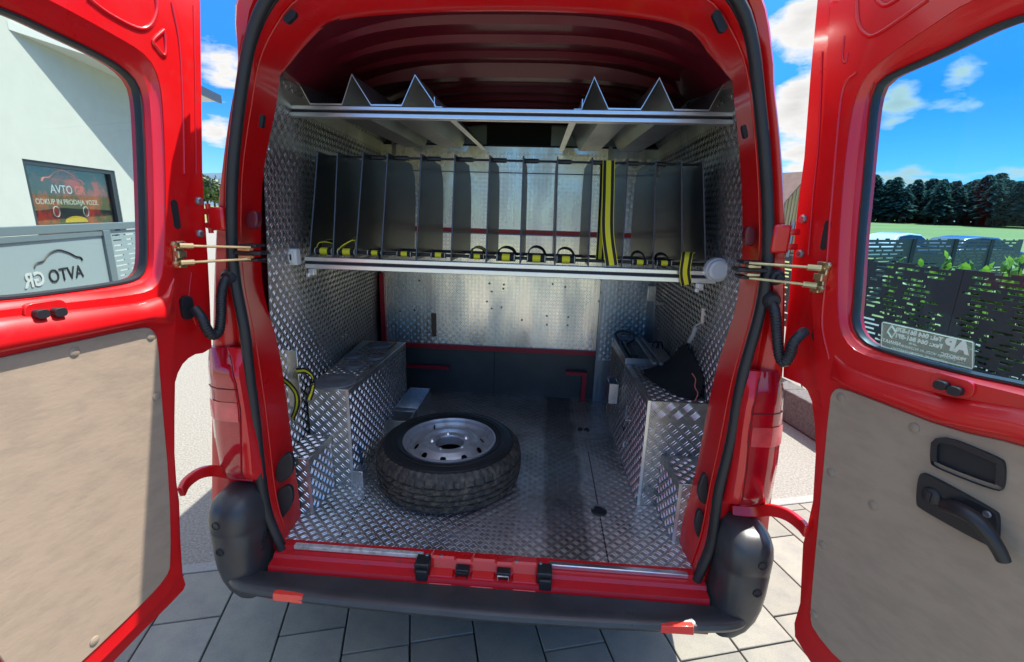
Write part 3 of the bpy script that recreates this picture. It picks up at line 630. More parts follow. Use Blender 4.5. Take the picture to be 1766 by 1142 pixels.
# ---- sill
prof = [(.03, .5645), (-.004, .5645), (-.006, .548), (-.028, .543), (-.036, .53), (-.070, .524), (-.078, .50), (-.10, .49), (-.10, .40)]
mb = MB(); rr_ = []
for x in np.linspace(-.845, .80, 30):
    q = []
    for (y, z) in prof:
        dip = 0
        q.append((float(x), y, z))
    rr_.append(q)
mb.loft(rr_).obj('sill', REDD, van, smooth=True, angle=25)
# white edge strip folded over the end of the floor plate
mb = MB(); mb.b2((-.775, -.009, .552), (-.262, .012, .569)); mb.obj('floor_edge_strip', mat('worn_white_edge', (.62, .61, .57), .5, .3, col2=(.35, .33, .3), mscale=30), van, bevel=.003)
mb = MB(); mb.b2((.222, -.009, .550), (.74, .012, .569)); mb.obj('floor_edge_strip', ALUR, van, bevel=.003)
# latch housing on the sill
mb = MB()
hx0, hx1 = -.235, .185
h_prof = [(.02, .568), (-.012, .572), (-.020, .566), (-.032, .535), (-.060, .525), (-.072, .505), (-.098, .492)]
rr_ = [[(x, y, z+dz*(1 if i_ > 0 else 1)) for i_, (y, z) in enumerate(h_prof)] for x, dz in ((hx0, -.004), (hx0+.012, .004), (-.14, .004), (-.13, -.004), (-.075, -.004), (-.065, .004), (.015, .004), (.025, -.004), (.08, -.004), (.09, .004), (hx1-.012, .004), (hx1, -.004))]
hou = mb.loft(rr_).obj('latch_housing', RED, van, smooth=True, angle=20)
for x in (-.255, .205):
    mb = MB(); mb.b2((x-.028, -.062, .524), (x+.028, -.004, .572)); mb.b2((x-.02, -.078, .512), (x+.026, -.062, .556)); mb.obj('rubber_buffer', BLACKP, hou, bevel=.005)
for x in (-.103, .052):
    mb = MB(); mb.b2((x-.026, -.058, .532), (x+.026, -.022, .556)); o = mb.obj('latch_catch', BLACKP, hou, bevel=.004)
    mb = MB(); mb.tube([(x-.02, -.064, .530), (x-.02, -.066, .552), (x+.02, -.066, .552), (x+.02, -.064, .530)], .003, 6); mb.obj('striker', ALUP if x > 0 else BLACKP, o, smooth=True)
for x in (-.245, -.19, .10, .19): MB().lathe([(0, .004), (.005, .004), (.007, 0)], c=(x, -.01, .573), n=10).obj('screw', ALUS, hou)

# ---- bumper
bl = [(-1.0, -.03), (-.985, -.10), (-.93, -.155), (-.82, -.178), (-.5, -.195), (0, -.205), (.45, -.195), (.75, -.178), (.875, -.155), (.93, -.10), (.945, -.03)]
bl = [tuple(p) for p in catmull(bl, 5)]
rings = []
for (x, y) in bl:
    n = np.array([x*.35, -1]); n /= np.linalg.norm(n)
    sec = []
    for (o_, z) in ((-.10, .395), (-.06, .43), (-.018, .468), (-.002, .484), (.002, .497), (-.004, .510), (-.018, .518), (-.05, .516)):
        sec.append((x+n[0]*o_, y+n[1]*o_, z))
    xi = max(-.93, min(.90, x)); sec.append((xi, -.085 if abs(x) < .9 else -.04, .512)); sec.append((xi, -.085 if abs(x) < .9 else -.04, .40)); rings.append(sec)
bum = MB().loft(rings, closed=True).obj('bumper', BUMP, van, smooth=True, angle=35)
for s in (-1, 1):
    cxm = -.955 if s < 0 else .90
    rings = []
    lv = [(.42, .50, -.0), (.45, .72, 0), (.49, .86, 0), (.54, .94, 0), (.60, .975, 0), (.672, .985, 0), (.682, .955, 0), (.692, .985, 0), (.74, .99, 0), (.775, .94, 0), (.80, .84, 0), (.817, .65, 0), (.825, .4, 0), (.827, .02, 0)]
    for (z, f, _) in lv:
        q = []
        for kk in range(28):
            a = 2*math.pi*kk/28; c, sn = math.cos(a), math.sin(a); e = .62
            X = .088*f*math.copysign(abs(c)**e, c); Y = .145*f*math.copysign(abs(sn)**e, sn)
            q.append((cxm+X, .005+Y-.0, z))
        rings.append([(x-s*.088*(1-f)*(z < .6), y-.145*(1-f)*.8*(z < .6), zq) for x, y, zq in q])
    col = MB().loft(rings, closed=True).obj('bumper_corner', BUMP, bum, smooth=True, angle=50)
    for z in (.735, .625):
        aa = R(-90+s*7); X = .088*.985*math.copysign(abs(math.cos(aa))**.62, math.cos(aa)); Y = -.145*.985*abs(math.sin(aa))**.62
        mb = MB().lathe([(0, -.001), (.011, -.001), (.013, .003), (.0155, .002), (.0165, -.006)], n=18, rot=Vector((s*.12, -.99, 0)).to_track_quat('Z', 'Y').to_matrix(), c=(cxm+X, .005+Y, z)); o = mb.obj('bolt_cover', DARK, col, smooth=True)
for pts in ([(470, 1024), (521, 1029), (521, 1042), (470, 1036)], [(1141, 1080), (1197, 1081), (1197, 1096), (1139, 1092)]):
    # reflectors sit on the sloping lower face of the bumper
    Pm = [at(u, v, y=-.190) for u, v in pts]
    k = 4; mb = MB().add([tuple(p) for p in Pm]+[(p[0], p[1]+.02, p[2]) for p in Pm], [(0, 1, 2, 3), (7, 6, 5, 4), (0, 4, 5, 1), (1, 5, 6, 2), (2, 6, 7, 3), (3, 7, 4, 0)]); mb.obj('reflector', REFL, bum, bevel=.002)

# ---- tail lights
def lamp(s):
    # outer lens and inner housing, lofted upwards
    if s < 0: outer = [(812, 384), (760, 374), (700, 368), (650, 364), (622, 362), (602, 362)]; split = [(830, 418), (760, 416), (700, 415), (660, 408), (632, 396), (612, 382)]; inner = [(832, 456), (760, 448), (700, 436), (650, 428), (615, 424), (590, 420)]
    else: outer = [(868, 1325), (800, 1338), (740, 1345), (690, 1349), (664, 1350), (640, 1343)]; split = [(872, 1278), (800, 1288), (740, 1293), (700, 1299), (674, 1308), (655, 1320)]; inner = [(866, 1246), (800, 1258), (740, 1266), (700, 1272), (660, 1281), (632, 1290)]
    out = []
    rA, rB = [], []
    for (vo, uo), (vs_, us), (vi, ui) in zip(outer, split, inner):
        O = at(uo, vo, y=.0); Sp = at(us, vs_, y=-.045); I = at(ui, vi, y=-.008); z = (O[2]+Sp[2]+I[2])/3; out.append((O[0], Sp[0], I[0], z))
    out = np.array(out)
    zz_ = np.linspace(0, 1, 22); arr = resample(out, 22)
    for i, (xo, xs, xi, z) in enumerate(arr):
        f = min(1, math.sin(min(1, i/3+.35)*math.pi/2)*1) * min(1, (21-i)/5+.25)
        xm = (xo*.55+xs*.45)
        d = .05*f
        rA.append([(xo, .12, z), (xo, .03, z), (xo*.985+xm*.015, -.012*f, z), (xo*.8+xs*.2, -.034*f, z), (xm, -.047*f, z), (xs*.97+xo*.03, -.050*f, z), (xs, -.044*f, z), (xs, .0, z)])
        rB.append([(xs, .0, z), (xs, -.046*f, z), (xs*.8+xi*.2, -.050*f, z), (xs*.35+xi*.65, -.044*f, z), (xi, -.012, z), (xi, .03, z)])
    def capd(r):
        mb = MB().loft(r); n = len(r[0]); m_ = len(r); mb.f += [tuple(range(n)), tuple(range((m_-1)*n, m_*n))]; return mb
    h = capd(rB).obj('tail_light', mat('lamp_housing_red', (.62, .008, .012), .3, 0, .6), van, smooth=True, angle=40)
    l = capd(rA).obj('lens', LENS, h, smooth=True, angle=50)
    # lighter segments inside the lens
    for (i0, i1, mm) in ((10, 14, LENS2),):
        seg_ = [[(p[0]+(.002 if s > 0 else -.002), p[1]-.0025, p[2]) for p in rA[i][2:6]] for i in range(i0, i1)]
        MB().loft(seg_).obj('lens_segment', mm, l, smooth=True)
    gp = [(p_[0][0], -.047 if False else p_[1][1]-.004, p_[0][2]) for p_ in rB]
    MB().tube([(p_[6][0], p_[6][1]-.0012, p_[6][2]) for p_ in rA[1:-1]], .0018, 5).obj('lens_gap', DARK, h)
    for i_ in (15,): MB().tube([(p_[0], p_[1]-.002, p_[2]) for p_ in rA[i_][1:7]], .0016, 5).obj('lens_line', mat('dark_red_line', (.16, .0, .0), .4), l)
    zt = arr[-4][3]; xt = (arr[-4][1]+arr[-4][2])/2; MB().lathe([(0, .003), (.004, .003), (.006, 0), (.009, .001), (.010, -.004)], n=14, rot=Matrix.Rotation(R(90), 3, 'X'), c=(xt, -.032, zt-.03)).obj('screw', DARK, h)
    return h
lamp(-1); lamp(1)

# ---- doors
class Door:
    def __init__(s, sgn, X0, az):
        s.s = sgn; a = R(az); s.d = np.array([sgn*math.sin(a), -math.cos(a), 0]); s.n = np.array([-sgn*math.cos(a), -math.sin(a), 0]); s.o = np.array([X0, 0, 0])
    def tf(s, a, z, n): p = s.o+s.d*a+s.n*n; return (float(p[0]), float(p[1]), float(z))
    def l(s, u, v, n=0):
        d = ray(u, v); o = s.o+s.n*n; t = (o-CAM)@s.n/(d@s.n); P = CAM+d*t; return (float((P-s.o)@s.d), float(P[2]))
    def ls(s, px, n=0): return [s.l(u, v, n) for u, v in px]
    def rot(s): return Matrix(((s.d[0], 0, s.n[0]), (s.d[1], 0, s.n[1]), (0, 1, 0)))
    def lathe(s, prof, a, z, n, seg=20):  # axis along the door normal
        return MB().lathe(prof, c=s.tf(a, z, n), n=seg, rot=s.rot())
DL = Door(-1, -.97, 10); DR = Door(1, .97, 22)
def ringloop(D, poly, n): return [D.tf(a, z, n) for a, z in poly]
def shrink(poly, d):
    P = np.array(poly); t = np.roll(P, -1, 0)-np.roll(P, 1, 0); nn = np.c_[-t[:, 1], t[:, 0]]; nn /= np.linalg.norm(nn, axis=1)[:, None]+1e-9
    area = .5*np.sum(P[:, 0]*np.roll(P[:, 1], -1)-np.roll(P[:, 0], -1)*P[:, 1]); return [tuple(p) for p in P+nn*d*(1 if area > 0 else -1)]
def rs_loop(poly, n=96):
    P = np.array(poly+[poly[0]], float); return [tuple(p) for p in resample(P, n+1)[:-1]]
def build_door(D, outl, hole, glass_, trim, ledge, gm, skin_hole=None):
    """all polygons are (distance from hinge, height) on the door's own plane"""
    door = plate2(outl, hole, D.tf, -.045, 0.0).obj('rear_door', RED, van, bevel=.006, seg=2)
    return door
# left door outline in its own plane
def doorset(D, px_edge, px_hole, px_glass, px_trim, px_ledge_top, px_ledge_bot, px_pan, wbot, wtop, width, zbot, ztop, gm, btn, side):
    n1 = .034
    edge = D.ls(px_edge, 0)                       # hinge edge from the top of the picture down to the bottom corner
    top = [(edge[0][0]-.01, edge[0][1]+.06), (edge[0][0]+.05, ztop), (width-.05, ztop+.03), (width, ztop)]
    outl = top+[(width, zbot-.01), (width-.03, zbot-.03)]+edge[::-1]
    G_ = D.ls(px_glass, -.012); gl = G_+[(width-.10, wbot), (width-.07, wbot+.04), (width-.10, wtop-.05), (width-.14, wtop)]
    H_ = D.ls(px_hole, n1); hl = H_+[(width-.075, H_[-1][1]), (width-.045, H_[-1][1]+.05), (width-.07, H_[0][1]-.03), (width-.12, H_[0][1]+.0)]
    gl = rs_loop(smoothpoly(gl, 2)); hl = rs_loop(smoothpoly(hl, 2))
    # same start point for both loops so that the bevelled reveal does not twist
    k = int(np.argmin([math.hypot(a-gl[0][0], b-gl[0][1]) for a, b in hl])); hl = hl[k:]+hl[:k]
    door = plate2(outl, gl, D.tf, -.04, 0.0).obj('rear_door', RED, van, bevel=.007, seg=2)
    pan_ = D.ls(px_pan, n1); pan = [(pan_[0][0], ztop-.03), (width-.03, ztop-.02), (width-.03, zbot+.02)]+pan_[::-1]
    plate2(pan, hl, D.tf, .0005, n1).obj('inner_panel', RED, door, bevel=.007, seg=3)
    # reveal from the inner panel down to the glass
    m1 = [tuple(np.array(a)*.72+np.array(b)*.28) for a, b in zip(hl, gl)]; m2 = [tuple(np.array(a)*.35+np.array(b)*.65) for a, b in zip(hl, gl)]
    MB().loft([ringloop(D, hl, n1-.004), ringloop(D, m1, n1-.012), ringloop(D, m2, n1-.017), ringloop(D, shrink(gl, -.006), .004), ringloop(D, gl, -.004)], closed=True).obj('window_reveal', RED, door, smooth=True, angle=30)
    MB().loft([ringloop(D, shrink(gl, -.002), .004), ringloop(D, shrink(gl, .003), .003), ringloop(D, shrink(gl, .006), -.008), ringloop(D, shrink(gl, .005), -.02)], closed=True).obj('window_seal', RUB, door, smooth=True, angle=60)
    g = plate2(shrink(gl, .004), None, D.tf, -.018, -.014).obj('window_glass', gm, door)
    # swelling ledge below the window
    lt = D.ls(px_ledge_top, n1); lb = D.ls(px_ledge_bot, n1); lt.append((width-.03, lt[-1][1])); lb.append((width-.03, lb[-1][1])); lt = resample(lt, 40); lb = resample(lb, 40)
    rg = []
    for i, (a, b) in enumerate(zip(lt, lb)):
        e = min(1, (i+.5)/4); q = []
        for f, hgt in ((0, -.004), (.04, .006), (.16, .016), (.38, .026), (.66, .031), (.84, .028), (.95, .016), (1, -.004)):
            p = a*(1-f)+b*f; q.append(D.tf(p[0], p[1], n1+hgt*e))
        rg.append(q)
    ledge = MB().loft(rg).obj('ledge', RED, door, smooth=True, angle=60)
    # board
    T_ = D.ls(px_trim, n1+.004); tr = T_+[(width-.06, zbot+.07), (width-.06, T_[0][1])]
    tb = plate2(smoothpoly(tr, 1), None, D.tf, n1-.002, n1+.006).obj('trim_board', BOARD, door, bevel=.002)
    for (u, v) in btn:
        a, z = D.l(u, v, n1+.006); D.lathe([(0, .0045), (.008, .004), (.012, .002), (.0125, 0)], a, z, n1+.006).obj('fastener', BTN, tb, smooth=True)
    return door, tb, ledge, n1
edgeL = [(345, 0), (347, 150), (349, 300), (353, 370), (358, 440), (362, 520), (365, 600), (350, 609), (337, 611), (325, 618), (315, 628), (307, 643), (302, 660), (301, 720), (301, 781), (304, 830), (309, 865), (311, 930), (315, 992), (320, 1008), (316, 1018), (292, 1043), (240, 1095), (195, 1142)]
holeL = [(60, -12), (105, 10), (200, 62), (252, 93), (272, 125), (281, 170), (286, 300), (286, 400), (283, 470), (272, 497), (240, 508), (120, 522), (0, 535)]
glassL = [(0, 16), (91, 59), (159, 91), (205, 118), (228, 141), (237, 168), (241, 240), (244, 319), (247, 433), (244, 469), (228, 483), (182, 492), (100, 503), (0, 515)]
trimL = [(0, 617), (112, 593), (245, 564), (262, 567), (272, 584), (277, 669), (292, 837), (295, 972), (287, 995), (245, 1042), (141, 1142)]
panL = [(300, 0), (318, 60), (328, 180), (329, 300), (312, 390), (306, 470), (303, 560), (296, 640), (300, 781), (303, 900), (310, 985), (290, 1025), (180, 1135)]
dl, tbl, ledl, n1 = doorset(DL, edgeL, holeL, glassL, trimL, [(300, 478), (285, 508), (240, 521), (120, 534), (0, 547)], [(300, 560), (285, 562), (245, 557), (120, 584), (0, 609)], panL, 1.645, 2.25, .80, .575, 2.47, GLASS, [(128, 607), (260, 580), (270, 684), (163, 1105)], 'l')
edgeR = [(1410, 0), (1398, 128), (1387, 273), (1375, 364), (1368, 440), (1360, 520), (1352, 600), (1351, 650), (1365, 656), (1380, 662), (1392, 672), (1400, 692), (1405, 730), (1407, 781), (1402, 865), (1391, 915), (1385, 938), (1382, 1000), (1380, 1040), (1370, 1075), (1371, 1098), (1398, 1142)]
holeR = [(1690, -12), (1600, 48), (1535, 92), (1490, 130), (1470, 180), (1458, 260), (1450, 350), (1445, 430), (1443, 500), (1446, 565), (1465, 600), (1500, 617), (1600, 640), (1690, 664), (1766, 682)]
glassR = [(1766, 30), (1710, 50), (1619, 96), (1550, 125), (1523, 141), (1512, 164), (1505, 219), (1496, 319), (1489, 387), (1484, 455), (1480, 520), (1476, 552), (1483, 576), (1502, 596), (1581, 621), (1693, 649), (1766, 662)]
trimR = [(1766, 768), (1637, 740), (1525, 697), (1452, 669), (1438, 672), (1431, 688), (1415, 865), (1404, 978), (1397, 1062), (1402, 1085), (1449, 1142)]
panR = [(1432, 0), (1425, 128), (1412, 300), (1402, 430), (1400, 520), (1407, 640), (1418, 700), (1412, 800), (1404, 900), (1394, 1000), (1383, 1072), (1394, 1105), (1420, 1138)]
dr, tbr, ledr, _ = doorset(DR, edgeR, holeR, glassR, trimR, [(1440, 612), (1458, 628), (1520, 650), (1640, 684), (1766, 704)], [(1432, 655), (1448, 660), (1525, 690), (1637, 732), (1766, 760)], panR, 1.53, 2.27, .80, .545, 2.47, GLASSR, [(1450, 685), (1577, 738), (1433, 815), (1506, 872), (1419, 940), (1404, 1060)], 'r')

# stamped beads in the door metal
def bead(D, px, par, n=None, r=.0055, closed=False):
    n = n1 if n is None else n
    P = catmull([D.tf(*D.l(u, v, n), n) for u, v in (px+[px[0]] if closed else px)], 5); MB().tube([tuple(p) for p in P], r, 6, rr=[(r, r)]*len(P)).obj('stamped_bead', RED, par, smooth=True, angle=80)
bead(DL, [(150, -5), (185, 22), (235, 48), (258, 45), (270, 20), (268, -8)], dl)
bead(DL, [(283, 52), (264, 70), (270, 82), (283, 96), (286, 80), (283, 52)], dl)
bead(DL, [(296, 5), (310, 80), (316, 200), (318, 300)], dl, r=.004)
bead(DL, [(334, 10), (337, 150), (338, 300)], dl, n=0, r=.004)
bead(DL, [(338, 560), (326, 520), (330, 470)], dl, n=0, r=.003)
bead(DR, [(1477, -5), (1480, 38), (1492, 58), (1515, 58), (1600, 0)], dr)
bead(DR, [(1508, -6), (1525, 10), (1550, -2)], dr)
bead(DR, [(1456, 62), (1453, 100), (1458, 108), (1462, 92)], dr, r=.003)
bead(DR, [(1478, 125), (1455, 150), (1445, 220), (1435, 340), (1432, 372)], dr, r=.004)
bead(DR, [(1418, 90), (1412, 240), (1403, 330), (1394, 440)], dr, n=0, r=.004)
bead(DR, [(1432, 372), (1424, 480), (1418, 560), (1430, 620)], dr, r=.004)
# oval holes and fixings in the doors
def slot(D, u, v, L, w, par, n, m=DARK, nm='slot'):
    a, z = D.l(u, v, n); plate2([(a+p[0], z+p[1]) for p in rrect(w, L, w*.48, 5)], None, D.tf, n-.01, n+.0012).obj(nm, m, par)
slot(DL, 303, 370, .085, .022, dl, n1); slot(DR, 1424, 406, .085, .020, dr, n1)
for D, par, pts in ((DL, dl, [(343, 347), (345, 403)]), (DR, dr, [(1385, 378), (1380, 438)])):
    for (u, v) in pts:
        a, z = D.l(u, v, 0); D.lathe([(0, .008), (.008, .008), (.011, .004), (.014, .003), (.014, -.001)], a, z, 0, 12).obj('hinge_bolt', ALUS, par, smooth=True, angle=30)
# black rubber stops on the ledge
for D, par, (u0, v0), (u1, v1) in ((DL, ledl, (68, 541), (99, 538)), (DR, ledr, (1626, 664), (1650, 674))):
    nn = n1+.012
    for (u, v) in ((u0, v0), (u1, v1)):
        a, z = D.l(u, v, nn); plate2([(a+p[0], z+p[1]) for p in rrect(.026, .02, .008, 4)], None, D.tf, nn-.012, nn+.014).obj('rubber_stop', RUB, par, bevel=.003)
    a, z = D.l((u0+u1)/2, (v0+v1)/2-4, nn); plate2([(a+p[0], z+p[1]) for p in rrect(.085, .042, .018, 4)], None, D.tf, nn-.02, nn-.004).obj('stop_mount', RED, par, bevel=.004)
# right door: pull recess and inside handle on the board
def onboard(px, n): return DR.ls(px, n)
nb = n1+.006
rec = onboard([(1612, 743), (1728, 789), (1737, 800), (1735, 842), (1724, 848), (1616, 806), (1607, 795)], nb)
rec = smoothpoly(rec, 2); inner = shrink(rec, .013)
pr_ = plate2(rec, inner, DR.tf, nb-.002, nb+.010).obj('pull_recess', BLACKP, dr, bevel=.003)
plate2(inner, None, DR.tf, nb-.006, nb+.0006).obj('recess_floor', DARK, pr_)
lp = smoothpoly(onboard([(1590, 815), (1602, 816), (1720, 880), (1727, 890), (1725, 940), (1716, 944), (1592, 876), (1585, 866)], nb), 2)
hd = plate2(lp, None, DR.tf, nb-.002, nb+.014).obj('inside_handle', BLACKP, dr, bevel=.004)
P = [DR.tf(*DR.l(u, v, nb+nn_), nb+nn_) for u, v, nn_ in ((1632, 872, .024), (1655, 880, .045), (1682, 896, .05), (1705, 922, .045), (1722, 948, .036), (1731, 967, .03))]
P = catmull(P, 5); k_ = len(P); MB().tube([tuple(p) for p in P], .014, 12, rr=[(.018-.006*i/k_, .016-.003*i/k_) for i in range(k_)]).obj('lever', BLACKP, hd, smooth=True, angle=70)
a, z = DR.l(1607, 856, nb+.014); DR.lathe([(0, .009), (.014, .009), (.02, .006), (.022, 0)], a, z, nb+.014, 22).obj('lock_knob', BLACKP, hd, smooth=True, angle=40)
plate2([(a-.004, z-.012), (a+.004, z-.012), (a+.004, z+.012), (a-.004, z+.012)], None, DR.tf, nb+.022, nb+.028).obj('knob_grip', BLACKP, hd, bevel=.001)
a, z = DR.l(1702, 887, nb+.014); DR.lathe([(0, .004), (.006, .004), (.008, 0)], a, z, nb+.014, 12).obj('screw', ALUS, hd)
# mirrored company sticker on the right window (printed outside, read from inside)
STK = mat('clear_sticker', (.40, .47, .34), .4, alpha=.42); STP = mat('sticker_print', (.70, .80, .66), .5)
gn = -.011
sq = DR.ls([(1524, 554), (1677, 588), (1681, 592), (1680, 634), (1676, 638), (1521, 600), (1518, 596), (1520, 557)], gn)
st = plate2(sq, None, DR.tf, gn-.0006, gn).obj('sticker', STK, dr)
loop = ringloop(DR, shrink(sq, .003), gn+.0008); MB().tube(loop+[loop[0]], .0011, 4).obj('sticker_border', STP, st)
def dtext(s, u, v, size, al='CENTER', bold=0, body=STP):
    a, z = DR.l(u, v, gn); O = DR.tf(a, z, gn+.0005)
    q0, q1 = DR.l(1521, 554, gn), DR.l(1680, 590, gn); sl_ = (q1[1]-q0[1])/(q1[0]-q0[0])
    # as the photo shows it, the line reads right to left: mirrored lettering
    X = np.array(DR.tf(0, 0, 0))-np.array(DR.tf(1, sl_, 0)); Y = (0, 0, 1)
    text('lettering', s, size, body, st, O, tuple(X), Y, depth=.0004, align=al, bold=bold)
dtext('Tel.: 064 861-570', 1583, 580, .0150, bold=.0007); dtext('Fax.: 064 861-571', 1582, 591, .0150, bold=.0007)
dtext('AP', 1648, 606, .040, bold=.0022); dtext('RENAULT', 1537, 592, .0105, bold=.0004)
dtext('PRODAJA VOZIL IN REZERVNIH DELOV', 1585, 606, .0088); dtext('AVTOSERVIS, AVTOKLEPARSTVO', 1583, 614, .0088); dtext('PRIMOZIC', 1643, 618, .011, bold=.0004)
P = [DR.tf(*DR.l(u, v, gn), gn+.0008) for u, v in ((1538, 562), (1531, 572), (1538, 583), (1545, 573))]; MB().tube(P+[P[0]], .0022, 4).obj('printed_diamond', STP, st)
# a finger smudged plate number sticker is not readable in the photo and left plain

# ---- hinges: upper block, lower curved arm
def px3(u, v, y): return tuple(float(c) for c in at(u, v, y=y))
for s, D, par in ((-1, DL, van), (1, DR, van)):
    if s < 0:
        c0, c1 = px3(388, 378, -.02), px3(352, 376, -.02); h = .075
    else:
        c0, c1 = px3(1331, 412, -.02), px3(1378, 412, -.02); h = .085
    mb = MB(); x0, x1 = sorted((c0[0], c0[0]+s*.05)); mb.b2((x0, -.03, c0[2]-h/2), (x1, .03, c0[2]+h/2)); hb = mb.obj('hinge_block', RED, par, bevel=.008)
    for dz in (-.022, .022):
        P = catmull([(c0[0]+s*.045, -.012, c0[2]+dz), ((c0[0]+c1[0])/2+s*.015, -.02, c0[2]+dz), (c1[0]+s*.0, -.012, c0[2]+dz)], 4); MB().tube([tuple(p) for p in P], .009, 8, rr=[(.010, .006)]*len(P), flat=(0, 0, 1)).obj('hinge_arm', RED, hb, smooth=True, angle=50)
    MB().tube([(c0[0]+s*.057, -.014, c0[2]-h*.62), (c0[0]+s*.057, -.014, c0[2]+h*.62)], .0075, 10).obj('hinge_pin', RED if s < 0 else ALUS, hb, smooth=True)
    if s < 0: pts = [(312, 850, -.20), (322, 832, -.16), (345, 816, -.11), (372, 812, -.05), (402, 818, 0), (440, 822, .02)]
    else: pts = [(1392, 918, -.19), (1380, 904, -.15), (1358, 888, -.10), (1330, 880, -.05), (1300, 882, 0), (1262, 880, .02)]
    P = catmull([px3(*q) for q in pts], 5); n_ = len(P)
    MB().tube([tuple(p) for p in P], .02, 4, rr=[(.028, .013)]*n_, flat=(0, 0, 1)).obj('lower_hinge_arm', RED, par, bevel=.004)
# ---- check straps: two rods each from a bracket on the door to a catch on the pillar
for s, D, door in ((-1, DL, dl), (1, DR, dr)):
    if s < 0: top, bot = (303, 422), (306, 455); cu, cv = 424, 437; ra, rb = (318, 424), (320, 453)
    else: top, bot = (1426, 458), (1414, 498); cu, cv = 1300, 467; ra, rb = (1408, 462), (1400, 492)
    a0_, z0_ = D.l(*top, n1); a1_, z1_ = D.l(*bot, n1)
    brk = MB()
    for q in range(5):
        f = q/4; a, z = a0_+(a1_-a0_)*f, z0_+(z1_-z0_)*f; hh = .010+.004*(q % 2)
        brk.add([D.tf(a+dx, z+dz, n) for dx in (-.014, .014) for dz in (-.011, .011) for n in (n1, n1+.012+.012*(q % 2 == 0))], [(0, 1, 3, 2), (4, 6, 7, 5), (0, 4, 5, 1), (2, 3, 7, 6), (0, 2, 6, 4), (1, 5, 7, 3)])
    bk = brk.obj('check_strap_bracket', BRASS, door, bevel=.003)
    for (u, v) in (top, bot):
        a, z = D.l(u, v, n1+.02); D.lathe([(0, .012), (.008, .012), (.010, .006), (.010, 0)], a, z, n1+.012, 6).obj('bolt_head', BRASS, bk)
    for (u, v), dv in ((ra, -1), (rb, 1)):
        p0 = np.array(D.tf(*D.l(u, v, n1+.04), n1+.04)); p1 = at(cu+(8 if s < 0 else -8), cv+dv*(10 if s < 0 else 13), y=-.03)
        MB().tube([tuple(p0), tuple(p1)], .0042, 8).obj('check_rod', BRASS, bk, smooth=True)
        e = (p1-p0)/np.linalg.norm(p1-p0); MB().tube([tuple(p0-e*.012), tuple(p0+e*.022)], .009, 8).obj('rod_fork', BRASS, bk, smooth=True, angle=40)
    c = at(cu, cv, y=-.03)
    mb = MB(); mb.b2((c[0]-.045, -.025, c[2]-.006), (c[0]+.045, .03, c[2]+.006)); mb.b2((c[0]-.03*1, -.02, c[2]-.028), (c[0]+.03, .035, c[2]-.018)); mb.b2((c[0]-.03, -.02, c[2]+.018), (c[0]+.03, .035, c[2]+.028)); ct = mb.obj('check_strap_catch', BLACKP, van, bevel=.003)
    mb = MB(); mb.b2((c[0]-.022, -.04, c[2]-.017), (c[0]+.018, -.012, c[2]-.008)); mb.b2((c[0]-.022, -.04, c[2]+.008), (c[0]+.018, -.012, c[2]+.017)); mb.obj('catch_pad', ORNG if s < 0 else BRASS, ct, bevel=.003)
# ---- corrugated cable conduits
for s, pts in ((-1, [(336, 532, -.12), (348, 548, -.125), (356, 566, -.12), (366, 578, -.10), (377, 572, -.07), (381, 545, -.05), (382, 510, -.04), (387, 486, -.03), (396, 478, -.01)]),
               (1, [(1388, 572, -.10), (1378, 580, -.115), (1368, 592, -.12), (1362, 612, -.11), (1352, 625, -.10), (1344, 612, -.08), (1340, 575, -.06), (1337, 540, -.05), (1330, 518, -.02)])):
    P = catmull([px3(*q) for q in pts], 14); P = resample([tuple(p) for p in P], 150)
    rr_ = [(.0145+(.0022 if (i//2) % 2 else 0),)*2 if (20 < i < 130) else (.0155, .0155) for i in range(150)]
    c_ = MB().tube([tuple(p) for p in P], .015, 10, rr=rr_).obj('cable_conduit', RUB, van, smooth=True, angle=60)
    D = DL if s < 0 else DR; p = px3(*pts[0]); a = (np.array(p)-D.o)@D.d
    plate2([(a+q[0], p[2]+q[1]) for q in rrect(.04, .075, .018, 5)], None, D.tf, 0, .012).obj('grommet', RUB, c_, bevel=.004)
    q_ = px3(*pts[-1]); MB().lathe([(0, .02), (.018, .02), (.026, .008), (.028, 0)], c=q_, n=18, rot=Matrix.Rotation(R(90), 3, 'X')).obj('grommet', RUB, c_, smooth=True)
p = px3(1338, 478, -.015); MB().lathe([(0, .03), (.010, .03), (.013, .02), (.02, .016), (.024, .006), (.026, 0)], c=p, n=20, rot=Matrix.Rotation(R(90), 3, 'X')).obj('door_buffer', RUB, van, smooth=True)

# ================================================================ CARGO SPACE
YB = 1.66                                                   # aluminium partition
BLz = ([.5, .56, 1.1, 1.5, 1.75, 2.1, 2.25, 2.33, 2.40, 2.46, 2.50], [.92, .92, .925, .90, .885, .865, .845, .81, .74, .60, .0])
def xl(y, z): return -(np.interp(z, *BLz[:2])+.065*(y-.38))
def xr(y, z): return np.interp(z, BLz[0], BLz[1])-.035+.03*(y-.38)
